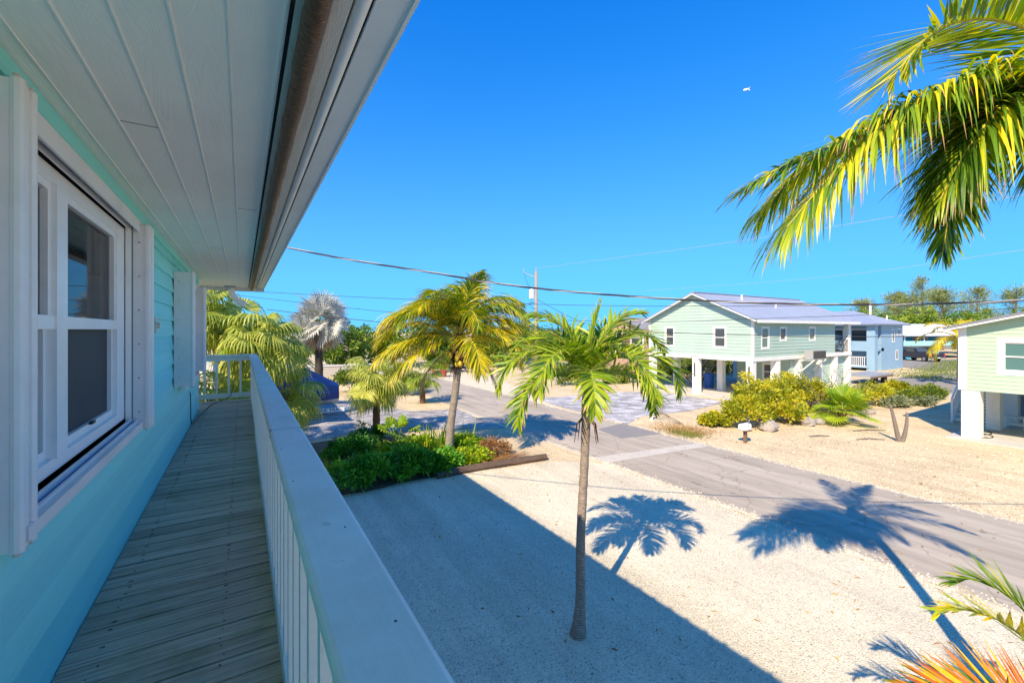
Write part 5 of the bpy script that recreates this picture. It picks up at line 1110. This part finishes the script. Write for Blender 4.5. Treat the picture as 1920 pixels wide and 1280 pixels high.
# low young palms at the lower right corner
T4 = thing('young_palm', 'young low palm with bright yellow green fronds at the lower right corner', 'palm tree', (5.7, .5, 0))
palm_trunk(T4, [(5.75, .42, -.05), (5.72, .44, .6), (5.68, .48, 1.3)], [.07, .05, .04], 'trunk3')
for pts, kw in (([(5.68, .48, 1.25), (5.2, .62, 1.75), (4.85, .80, 2.10), (4.52, .98, 2.24), (4.38, 1.07, 2.22)], dict(hang=.08, tint=.9, lift=.35)), ([(5.68, .48, 1.3), (5.5, .75, 1.9), (5.4, 1.0, 2.15), (5.3, 1.2, 2.1)], dict(hang=.2, tint=.5, lift=.3)), ([(5.68, .48, 1.3), (6.1, .5, 1.9), (6.5, .5, 1.8)], dict(hang=.2, tint=.5, lift=.3)), ([(5.68, .48, 1.3), (5.75, .0, 1.9), (5.8, -.4, 1.7)], dict(hang=.2, tint=.5, lift=.3))):
    one_frond(T4, smooth_path(pts, 6), 'cocoR', 'petgreen', nl=62, ll=.42, lw=.024, r0=.014, start=.15, tv=.3, seg=4, a0=46, a1=20, **kw)
T5 = thing('dry_palm', 'low palm with a dead orange frond at the bottom right edge of the view', 'palm tree', (5.0, .2, 0))
palm_trunk(T5, [(4.95, .22, -.05), (4.92, .22, .5), (4.88, .22, 1.2)], [.07, .05, .04], 'trunk3')
one_frond(T5, smooth_path([(4.88, .22, 1.15), (4.70, .50, 1.60), (4.42, .78, 1.78), (4.12, 0.95, 1.80), (3.80, 1.15, 1.72)], 6), 'orange', 'petiole', nl=70, ll=.38, lw=.026, hang=-.05, lift=1.3, r0=.014, start=.1, tint=.5, tv=.6, seg=4, a0=60, a1=30, rough=.1)
one_frond(T5, smooth_path([(4.88, .22, 1.15), (4.9, .7, 1.55), (4.75, 1.2, 1.45), (4.6, 1.5, 1.2)], 6), 'cocoR', 'petgreen', nl=30, ll=.34, lw=.026, hang=.2, lift=.3, r0=.014, start=.2, tint=.4, tv=.3, a0=55, a1=25)

def fan_palm(lab, loc, zt, rt, nlv, pl, rad, leaf='fan', ns=30, hang=.35, elo=(-45, 75), tint=.5, group=None, name='fan_palm', dead=0, lean=(0, 0), mat='trunk3', spread=260, boots=True, azr=(0, 360), split=.5, tv=.25, roll=35):
    t = thing(name, lab, 'palm tree', loc, group); x, y, z0 = loc
    top = V3(x + lean[0], y + lean[1], zt)
    palm_trunk(t, [(x, y, z0 - .05), (x, y, z0 + .2 * (zt - z0)), ((x + top[0]) / 2, (y + top[1]) / 2, (z0 + zt) / 2), tuple(top)], [rt * 1.2, rt, rt * .95, rt * 1.05], mat, wob=.06)
    if boots:
        mb = MB()
        for k in range(40):
            a = random.uniform(0, 6.28); z = zt - random.uniform(0, .3 * (zt - z0) + .15); q = V3(top[0] + rt * math.cos(a), top[1] + rt * math.sin(a), z); mb.tube([q, q + V3(math.cos(a) * .09, math.sin(a) * .09, .16)], [.03, .012], 4)
        mb.build('old_boots', 'boot', t)
    for i in range(nlv):
        f = (i + .5) / nlv; el = R(elo[1] + (elo[0] - elo[1]) * f ** .8 + random.uniform(-8, 8)); az = R(azr[0]) + (i * 2.39996 % 6.2832) * (azr[1] - azr[0]) / 360
        mb = MB(); fanleaf(mb, top + V3(0, 0, .05), az + random.uniform(-.15, .15), el, pl * random.choice((random.uniform(.45, .8), random.uniform(.85, 1.15), random.uniform(.85, 1.15))), rad * random.uniform(.85, 1.1), ns, spread, hang, tint + (.12 if f > .6 else 0), tv, split=split, roll=roll)
        mb.build('frond', [leaf, 'petgreen'], t)
    for i in range(dead):
        az = random.uniform(0, 6.28); mb = MB(); fanleaf(mb, top - V3(0, 0, .1), az, R(-random.uniform(50, 75)), pl * .8, rad * .8, 24, 200, .5, .5, .4); mb.build('dead_frond', ['deadfan', 'boot'], t)
    return t
fan_palm('large light green fan palm with drooping leaf tips right behind the balcony end', (.35, 14.6, 0), 4.0, .16, 32, .85, 1.0, hang=1.0, elo=(-55, 72), tint=.66)
fan_palm('tall fan palm behind the balcony end railing, close to the house corner', (-1.2, 15.4, 0), 4.7, .16, 28, .9, 1.0, hang=.9, elo=(-60, 72), tint=.6)
fan_palm('low fan palm with hanging yellow green leaves just right of the balcony corner', (1.05, 15.3, 0), 2.2, .15, 20, .8, .95, hang=1.0, elo=(-50, 70), tint=.66)
fan_palm('low fan palm in shade below the end railing of the balcony', (-.6, 13.9, 0), 2.6, .15, 20, .9, .95, hang=.9, elo=(-50, 75), tint=.55)
fan_palm('dark fan palm farthest left behind the end railing', (-2.4, 16.4, 0), 5.0, .16, 22, 1.0, 1.0, hang=.7, tint=.4)
fan_palm('short trunked fan palm between the blue covered boat and the coconut palm', (4.62, 17.84, 0), 2.25, .15, 32, .9, .95, hang=.75, elo=(-55, 75), tint=.68, dead=2)
fan_palm('round silver leaved fan palm with a dark trunk beyond the boat', (4.96, 35.8, 0), 4.7, .30, 44, 1.25, 1.45, 'silver', 34, .10, (-45, 88), .65, dead=9, mat='trunk4', split=.62, name='silver_palm', roll=80)
fan_palm('bright broad fan palm clump on the sand beside pale rocks across the road', (23.3, 8.9, 0), .5, .16, 18, .75, .75, 'brightgreen', 30, .12, (-5, 80), .62, split=.6, boots=False)
fan_palm('grey green fan palm by the porch of the mint house', (40.0, 16.0, 0), 2.9, .15, 14, .8, .8, 'silver', 24, .3, (-40, 75), .4)
fan_palm('shaded fan palm by the sand island beyond our paved drive', (9.0, 24.4, 0), 1.6, .16, 16, .8, .8, 'fan', 26, .35, (-45, 75), .35)
# yellow coconut palm beyond the lime house
T6 = thing('coconut_palm', 'golden yellow palm showing behind the corner of the lime green house', 'palm tree', (47.5, 10.3, 0))
palm_trunk(T6, [(47.5, 10.3, 0), (47.4, 10.3, 2.0), (47.4, 10.3, 3.6)], [.2, .15, .15], 'trunk2')
for i in range(15):
    one_frond(T6, rot_z(rach(2.9, R(70 - i * 6), R(100)), i * 2.4, (47.4, 10.3, 3.7)), 'coco', 'petiole', nl=34, ll=.75, lw=.07, hang=.8, lift=.1, r0=.05, start=.2, tint=.9, tv=.25, seg=3)

# ------------------------------------------------------------------ shrubs in our planting bed
shrub('fern_shrub', 'dark green ferny shrub at the front of the bed next to the balcony rail', 'shrub', (2.9, 12.4, 0), (.95, .7, .75), 60, 55, .16, .055, 'dkgreen', 'shrubs in the planting bed', .4, .35, .3)
shrub('fern_shrub', 'dark green leafy shrub at the front of the bed above the shaded gravel', 'shrub', (4.2, 12.5, 0), (.95, .65, .7), 60, 55, .17, .06, 'dkgreen', 'shrubs in the planting bed', .4, .35, .3)
shrub('fern_shrub', 'dark green shrub spilling over the log edging left of the coconut palm', 'shrub', (5.2, 12.45, 0), (.7, .6, .55), 40, 55, .16, .06, 'dkgreen', 'shrubs in the planting bed', .5, .35, .3)
shrub('fern_shrub', 'dark bushy shrub at the rear left of the bed by the shaded pavers', 'shrub', (3.0, 14.6, 0), (.8, .8, .85), 50, 50, .15, .05, 'dkgreen', 'shrubs in the planting bed', .3, .35, .3)
shrub('fern_shrub', 'blackish green fine leaved shrub at the back of the bed by the short fan palm', 'shrub', (4.0, 16.6, 0), (.7, .6, .75), 40, 50, .13, .045, 'dkgreen', 'shrubs in the planting bed', .2, .3, .3)
shrub('leafy_shrub', 'sunlit yellow green shrub in the middle of the bed', 'shrub', (4.2, 14.0, 0), (.8, .7, .55), 40, 45, .2, .07, 'brightgreen', 'shrubs in the planting bed', .65, .35, .3)
shrub('leafy_shrub', 'low lime ground cover plant at the foot of the coconut palm, beside the log', 'shrub', (6.3, 12.7, 0), (.75, .55, .4), 40, 45, .12, .07, 'brightgreen', 'shrubs in the planting bed', .7, .3, .3)
shrub('leafy_shrub', 'round leaved green plant right behind the coconut palm trunk', 'shrub', (6.6, 13.9, 0), (.7, .7, .55), 36, 45, .15, .08, 'brightgreen', 'shrubs in the planting bed', .45, .3, .3)
shrub('leafy_shrub', 'mixed green plant at the rear of the bed between philodendron and lily', 'shrub', (5.3, 14.8, 0), (.7, .7, .5), 34, 45, .16, .07, 'brightgreen', 'shrubs in the planting bed', .5, .35, .3)
shrub('dry_shrub', 'dried brown shrub at the right end of the planting bed', 'shrub', (7.4, 13.0, 0), (.6, .5, .5), 36, 35, .13, .03, 'drygrass', 'shrubs in the planting bed', .15, .3, .35, stems=16, stemmat='twig')
# philodendron with large lobed leaves
ph = thing('philodendron', 'philodendron with large lobed light green leaves standing above the bed', 'plant', (4.75, 15.4, 0))
for i in range(13):
    az = i * 2.4; el = R(80 - i * 5); mb = MB(); fanleaf(mb, (4.75, 15.4, .1), az, el, .85, .34, 11, 250, .25, .55, .25, split=.78, pr=.01); mb.build('leaf', ['brightgreen', 'petgreen'], ph)
# spiky lily clump
ly = thing('lily_clump', 'clump of long sword shaped green leaves behind the coconut palm trunk', 'plant', (6.1, 14.6, 0)); mb = MB()
for i in range(90):
    az = random.uniform(0, 6.28); el = R(random.uniform(35, 85)); L = random.uniform(.7, 1.15); q = V3(6.1 + random.gauss(0, .35), 14.6 + random.gauss(0, .3), .05); d = V3(math.cos(el) * math.cos(az), math.cos(el) * math.sin(az), math.sin(el)); w = nrm(np.cross(d, V3(0, 0, 1))); l1 = []; r1 = []
    for k in range(6):
        f = k / 5; ww = .055 * (1 - .97 * f ** 2); l1.append(q - w * ww / 2); r1.append(q + w * ww / 2); q = q + d * L / 5; d = nrm(d + V3(0, 0, -.16 * f))
    mb.add(l1 + r1, [(k, k + 1, 7 + k, 6 + k) for k in range(5)], random.uniform(.2, .8))
mb.build('leaves', 'brightgreen', ly)
# fallen dry frond litter
fl = MB()
for i in range(420):
    x, y = 7.2 + random.gauss(0, .45), 12.45 + random.gauss(0, .22); a = random.gauss(.3, .5); L = random.uniform(.2, .55); d = V3(math.cos(a), math.sin(a), random.uniform(-.02, .12)); w = V3(-math.sin(a), math.cos(a), 0) * .012; q = V3(x, y, .03 + random.random() * .06)
    fl.quad(q - w, q + w, q + d * L + w * .3, q + d * L - w * .3, random.random())
tag(fl.build('leaf_litter', 'drygrass'), 'layer of dry brown palm leaf litter in the bed beside the log', 'leaf litter', kind='stuff')
gt = thing('grass_tuft', 'pale grass tuft at the balcony side of the planting bed', 'grass', (2.2, 13.6, 0)); mb = MB()
C = np.array([2.2, 13.6, .05]) + rng.normal(0, .15, (160, 3)) * [1, 1, .1]; D = rng.normal(0, .5, (160, 3)) + [0, 0, 1.0]; D /= np.linalg.norm(D, axis=1)[:, None]; leaves(mb, C, D, .6, .02, rng.uniform(.3, .9, 160)); mb.build('blades', 'brightgreen', gt)

# ------------------------------------------------------------------ shrubs across the road
SH = [((19.0, 10.9, 0), (1.15, 1.0, 1.45), 'yellow green bush just behind the white mailbox'), ((20.7, 11.4, 0), (1.25, 1.1, 2.2), 'taller yellow green bush in front of the mint house corner pile'), ((22.2, 11.4, 0), (1.25, 1.1, 1.9), 'yellow green bush between the mint house and the boulder'),
      ((23.9, 11.6, 0), (1.25, 1.0, 2.3), 'yellow green bush below the bracketed air conditioner'), ((25.5, 11.3, 0), (1.25, 1.0, 1.9), 'yellow green bush behind the fan palm clump, left side'), ((18.0, 11.8, 0), (.7, .7, .55), 'low sprawling yellow green bush nearest the paved drive'), ((21.3, 10.3, 0), (1.0, .8, .95), 'low yellow green bush behind the pale boulder')]
for i, (l, r_, lab) in enumerate(SH):
    shrub('yellow_bush', lab, 'bush', l, r_, 95, 46, .13, .075, 'yellowgreen', 'yellow green bushes across the road', .55, .45, .22, stems=9, stemmat='twig', h0=.42)
SH2 = [((27.3, 11.2, 0), (1.3, 1.0, 1.15), 'yellowgreen', 'bright bush right of the fan palm clump'), ((29.2, 10.6, 0), (1.4, 1.0, 1.1), 'yellowgreen', 'bright bush in front of the flat trailer'), ((31.2, 10.2, 0), (1.3, .9, 1.15), 'yellowgreen', 'bright upright bush at the end of the trailer'), ((31.0, 9.3, 0), (1.0, .7, .6), 'sage', 'grey green low sage bush at the sand edge'), ((33.4, 9.4, 0), (1.3, .8, .75), 'hedge', 'mid green bush right of the sage bush'), ((33.0, 8.7, 0), (.9, .6, .45), 'sage', 'small pale sage bush nearest the lime house stair'), ((36.2, 9.3, 0), (1.6, .9, .8), 'hedge', 'green bush by the side lane behind the lime house'), ((34.8, 10.4, 0), (.7, .7, 1.3), 'yellowgreen', 'single tall yellow green bush beside the side lane'), ((26.0, 10.0, 0), (.9, .6, .8), 'yellowgreen', 'low bush right against the fan palm clump')]
for (l, r_, m_, lab) in SH2:
    shrub('roadside_bush', lab, 'bush', l, r_, 55, 42, .14, .075, m_, 'bushes along the side lane', .5, .4, .28, stems=6, stemmat='twig')
# bare twig shrub
tw = thing('bare_shrub', 'leafless twiggy shrub in front of the mint house side wall', 'shrub', (24.6, 10.2, 0)); mb = MB()
def grow(p, d, L, r_, n):
    e = p + d * L; mb.tube([p, (p + e) / 2 + rng.normal(0, .04, 3) * L, e], [r_, r_ * .8, r_ * .6], 5)
    if n:
        for k in range(random.choice((2, 3))): grow(e, nrm(d + rng.normal(0, .42, 3) + V3(0, 0, .12)), L * random.uniform(.6, .85), r_ * .6, n - 1)
for k in range(3): grow(V3(24.6, 10.2, -.02), nrm(V3(random.gauss(0, .25), random.gauss(0, .25), 1)), .95, .04, 4)
mb.build('branches', 'deadwood', tw)
# dry weeds and twigs by the paved drive
wd = MB()
C = np.stack([rng.normal(16.0, .55, 1400), rng.normal(11.9, .7, 1400), np.full(1400, .01)], 1); D = rng.normal(0, .6, (1400, 3)) + [0, 0, .6]; D /= np.linalg.norm(D, axis=1)[:, None]; leaves(wd, C, D, .2, .02, rng.random(1400))
tag(wd.build('dry_weeds', 'drygrass'), 'patch of dry brown weeds on the sand beside the road', 'weeds', kind='stuff')
wd = MB(); C = np.stack([rng.normal(15.5, .28, 900), rng.normal(11.4, .4, 900), np.full(900, .01)], 1); D = rng.normal(0, .6, (900, 3)) + [0, 0, .7]; D /= np.linalg.norm(D, axis=1)[:, None]; leaves(wd, C, D, .16, .02, rng.random(900))
tag(wd.build('low_weeds', 'lawn'), 'small patch of green weeds at the road edge', 'weeds', kind='stuff')
bt = thing('fallen_branch', 'bare fallen branch lying on the sand next to the white marker post', 'branch', (17.0, 12.8, 0)); mb = MB()
for k in range(3): grow(V3(16.9, 12.6, .05), nrm(V3(random.gauss(0, .5), random.gauss(.4, .5), .35)), .6, .02, 3)
mb.build('twigs', 'twig', bt)
for i, (p0, p1, lab) in enumerate((((22.0, 8.0), (23.3, 7.3), 'dead stick on the sand between boulder and fan palm'), ((20.4, 7.3), (21.3, 6.7), 'dead stick lying left of the bare V shaped trunk'), ((19.3, 8.5), (20.1, 8.1), 'short dead stick lying near the pale boulder'))):
    mb = MB(); mb.tube([(p0[0], p0[1], .02), ((p0[0] + p1[0]) / 2, (p0[1] + p1[1]) / 2 + .05, .05), (p1[0], p1[1], .02)], [.022, .028, .015], 6); tag(mb.build('stick', 'deadwood'), lab, 'stick', 'sticks on the sand')
# grass strips far right
gs = MB(); n = 5200; C = np.stack([rng.uniform(50, 84, n), rng.normal(0, 1.3, n), np.zeros(n)], 1); C[:, 1] += 13.5 + (C[:, 0] - 50) * .12; D = rng.normal(0, .5, (n, 3)) + [0, 0, .8]; D /= np.linalg.norm(D, axis=1)[:, None]; leaves(gs, C, D, .2, .06, rng.random(n))
tag(gs.build('grass', 'lawn'), 'thin patchy grass strip beyond the side lane', 'grass', kind='stuff')

# hedges behind the mint house
for (x0, y0, x1, y1, h, lab) in ((20.5, 26.5, 27.0, 24.6, 1.5, 'clipped yellow green hedge beyond the paved drive, left of the mint house'), (28.5, 25.2, 44.0, 25.0, 1.9, 'yellow green hedge seen between the white piles of the mint house')):
    t = thing('hedge', lab, 'hedge', ((x0 + x1) / 2, (y0 + y1) / 2, 0)); mb = MB(); k = int(math.hypot(x1 - x0, y1 - y0) / .55)
    for i in range(k):
        f = (i + .5) / k; cloud(mb, (x0 + (x1 - x0) * f, y0 + (y1 - y0) * f, h * .52), (.55, .65, h * .5), 11, 60, .14, .09, .5, .3, .42, hemi=False)
    mb.build('foliage', 'hedge', t)
# trees and bushes along the far left and centre
BG = [(8.5, 47, 5.2, 3.2, 'bushy tree far left behind the silver palm'), (14.0, 50, 5.0, 3.4, 'bushy tree behind the road end, left of the coconut palm'), (4.0, 52, 5.2, 3.6, 'bushy tree just left of the silver palm, far back'), (20.0, 52, 5.6, 3.6, 'bushy tree past the road end behind the coconut palm'), (24.0, 44, 4.6, 2.8, 'bushy tree left of the utility pole'),
      (27.0, 46, 5.4, 3.2, 'bushy tree at the foot of the utility pole'), (33, 50, 5.6, 3.4, 'bushy tree right of the utility pole'), (38, 47, 5.2, 3.0, 'bushy tree behind the tan gable house'), (-1.5, 40, 6.2, 3.4, 'bushy tree behind the next door house'), (30.0, 41, 4.2, 2.4, 'low bushy tree between pole and tan house'), (18.5, 44, 3.6, 2.4, 'low bushy tree at the road end')]
for i, (x, y, h, r_, lab) in enumerate(BG):
    tree('bushy_tree', lab, (x, y, 0), h, (r_, r_, h), 70, 55, .38, .22, 'farleaf', 'background trees on the left', .3 + .3 * ((i * 37) % 10) / 10, .35, .25, th=.12)
for i, (x, y, r_, h, lab) in enumerate(((9.2, 28.5, 1.3, 1.5, 'green bush beyond our paved drive'), (6.5, 31.0, 1.6, 1.8, 'green bush in front of the silver palm, right side'), (2.2, 30.5, 1.5, 1.9, 'green bush in front of the silver palm, left side'), (17.6, 40.5, 1.7, 2.0, 'green bush behind the red pots'), (20.8, 39.0, 1.5, 2.2, 'green bush right of the red pots'))):
    shrub('green_bush', lab, 'bush', (x, y, 0), (r_, r_, h), 55, 45, .2, .11, 'hedge', 'bushes at the far end of the road', .5, .35, .28, stems=4)
gw_ = thing('garden_wall', 'low pale stone garden wall behind the silver palm', 'wall', (7, 42, 0)); mb = MB(); mb.box(2.0, 12.5, 42.0, 42.3, -.05, 1.0); mb.build('wall', 'slab', gw_); mb = MB(); mb.box(1.95, 12.55, 41.95, 42.35, 1.0, 1.08); mb.build('coping', 'white', gw_)
# trees on the right horizon
def casuarina(lab, x, y, h, w):
    t = thing('casuarina_tree', lab, 'tree', (x, y, 0), 'feathery trees on the right horizon'); tb = MB(); tb.tube([(x, y, -.1), (x + .2, y, h * .5), (x + .5, y, h * .97)], [.3, .2, .04], 7); mb = MB()
    for i in range(64):
        f = random.uniform(.12, 1.0) ; a = random.uniform(0, 6.28); L = w * (1.02 - f) ** .8 * random.uniform(.5, 1.25) + .6; p = V3(x + .5 * f, y, h * f * .93); e = p + V3(math.cos(a) * L, math.sin(a) * L, L * random.uniform(.5, 1.1)); tb.tube([p, (p + e) / 2 + V3(0, 0, -.1), e], [.05, .035, .012], 4)
        n = 40; s_ = rng.random(n)[:, None] ** .8; C = p + (e - p) * (.15 + .95 * s_) + rng.normal(0, .42, (n, 3)); D = nrm(e - p) * .8 + rng.normal(0, .45, (n, 3)) + [0, 0, .3]; D /= np.linalg.norm(D, axis=1)[:, None]; leaves(mb, C, D, 1.0, .10, np.clip(rng.normal(.3 + .4 * random.random(), .2, n), 0, 1), droop=.1)
    mb.build('crown', 'casu', t); tb.build('trunk', 'bark', t)
for i, (x, y, h, w, lab) in enumerate(((131, 34.5, 16.5, 4.2, 'tallest feathery tree on the right horizon'), (122, 37, 12.5, 3.6, 'feathery tree left of the tallest one'), (114, 40, 10.5, 3.4, 'thin feathery tree above the white roof'), (134, 26.5, 13.5, 4.6, 'feathery tree over the lime house roof'), (128, 20, 12.5, 4.6, 'feathery tree rightmost on the horizon'), (118, 33, 11.5, 4.2, 'short feathery tree between taller ones'), (98, 46.5, 8.6, 3.4, 'small feathery tree beside the blue house roof'), (126, 30, 12.8, 4.5, 'feathery tree behind the golden palm'), (137, 15, 12.5, 4.6, 'feathery tree at the far right edge'))):
    casuarina(lab, x, y, h, w)
for i, (x, y, h, r_, lab) in enumerate(((97, 32, 7.9, 4.4, 'dense green tree right behind the white roof'), (103, 28, 8.0, 4.6, 'dense green tree over the right half of the white roof'), (92, 34.5, 7.0, 3.0, 'dense green tree between the blue house and the white roof'), (109, 23, 8.0, 4.4, 'dense green tree behind the golden palm'), (80, 38.5, 6.3, 2.2, 'dark green tree behind the blue house roof'), (64, 36, 7.0, 1.5, 'single tree top above the mint roof'), (115, 16, 8.0, 4.6, 'dense green tree behind the lime house'))):
    tree('dense_tree', lab, (x, y, 0), h, (r_, r_, h), 80, 60, .5, .32, 'farleaf', 'dense trees on the right', .55, .3, .24, th=.1)

# loose stones along the gravel and road edges, and fallen bits
def octs(mb, P, r, t):
    for p, q, tt in zip(P, r, t):
        a = random.uniform(0, 3.14); c, s_ = math.cos(a) * q, math.sin(a) * q
        b = len(mb.v); x, y, z = p
        mb.v += [(x + c, y + s_, z), (x - s_ * .8, y + c * .8, z), (x - c, y - s_, z), (x + s_ * .8, y - c * .8, z), (x, y, z + q * .7)]
        mb.f += [(b, b + 1, b + 4), (b + 1, b + 2, b + 4), (b + 2, b + 3, b + 4), (b + 3, b, b + 4)]; mb.t += [tt] * 4; mb.m += [0] * 4
st_ = MB()
n = 2600; P = np.stack([9.95 + rng.normal(0, .16, n), rng.uniform(.5, 11, n), np.full(n, .008)], 1); octs(st_, P, rng.uniform(.008, .02, n), rng.random(n))
n = 1500; P = np.stack([14.8 + rng.normal(.05, .18, n), rng.uniform(2, 20, n), np.full(n, .008)], 1); octs(st_, P, rng.uniform(.01, .024, n), rng.random(n))
n = 1800; P = np.stack([rng.uniform(2, 9.9, n), rng.uniform(1.0, 11.8, n), np.full(n, .006)], 1); octs(st_, P, rng.uniform(.008, .02, n), rng.random(n))
n = 700; P = np.stack([rng.uniform(15, 24, n), rng.uniform(2, 10, n), np.full(n, .0)], 1); octs(st_, P, rng.uniform(.012, .035, n), rng.random(n))
tag(st_.build('loose_stones', MT['stone']), 'loose pale stones strewn over the gravel yard and along both road edges', 'stones', kind='stuff')
db = MB(); n = 420; C = np.stack([rng.uniform(3, 22, n), rng.uniform(1, 12, n), np.full(n, .015)], 1); D = rng.normal(0, 1, (n, 3)) * [1, 1, .08]; D /= np.linalg.norm(D, axis=1)[:, None]; leaves(db, C, D, .085, .035, rng.random(n), droop=0)
tag(db.build('fallen_leaves', 'drygrass'), 'scattered small fallen dry leaves on gravel, road and sand', 'leaves', kind='stuff')
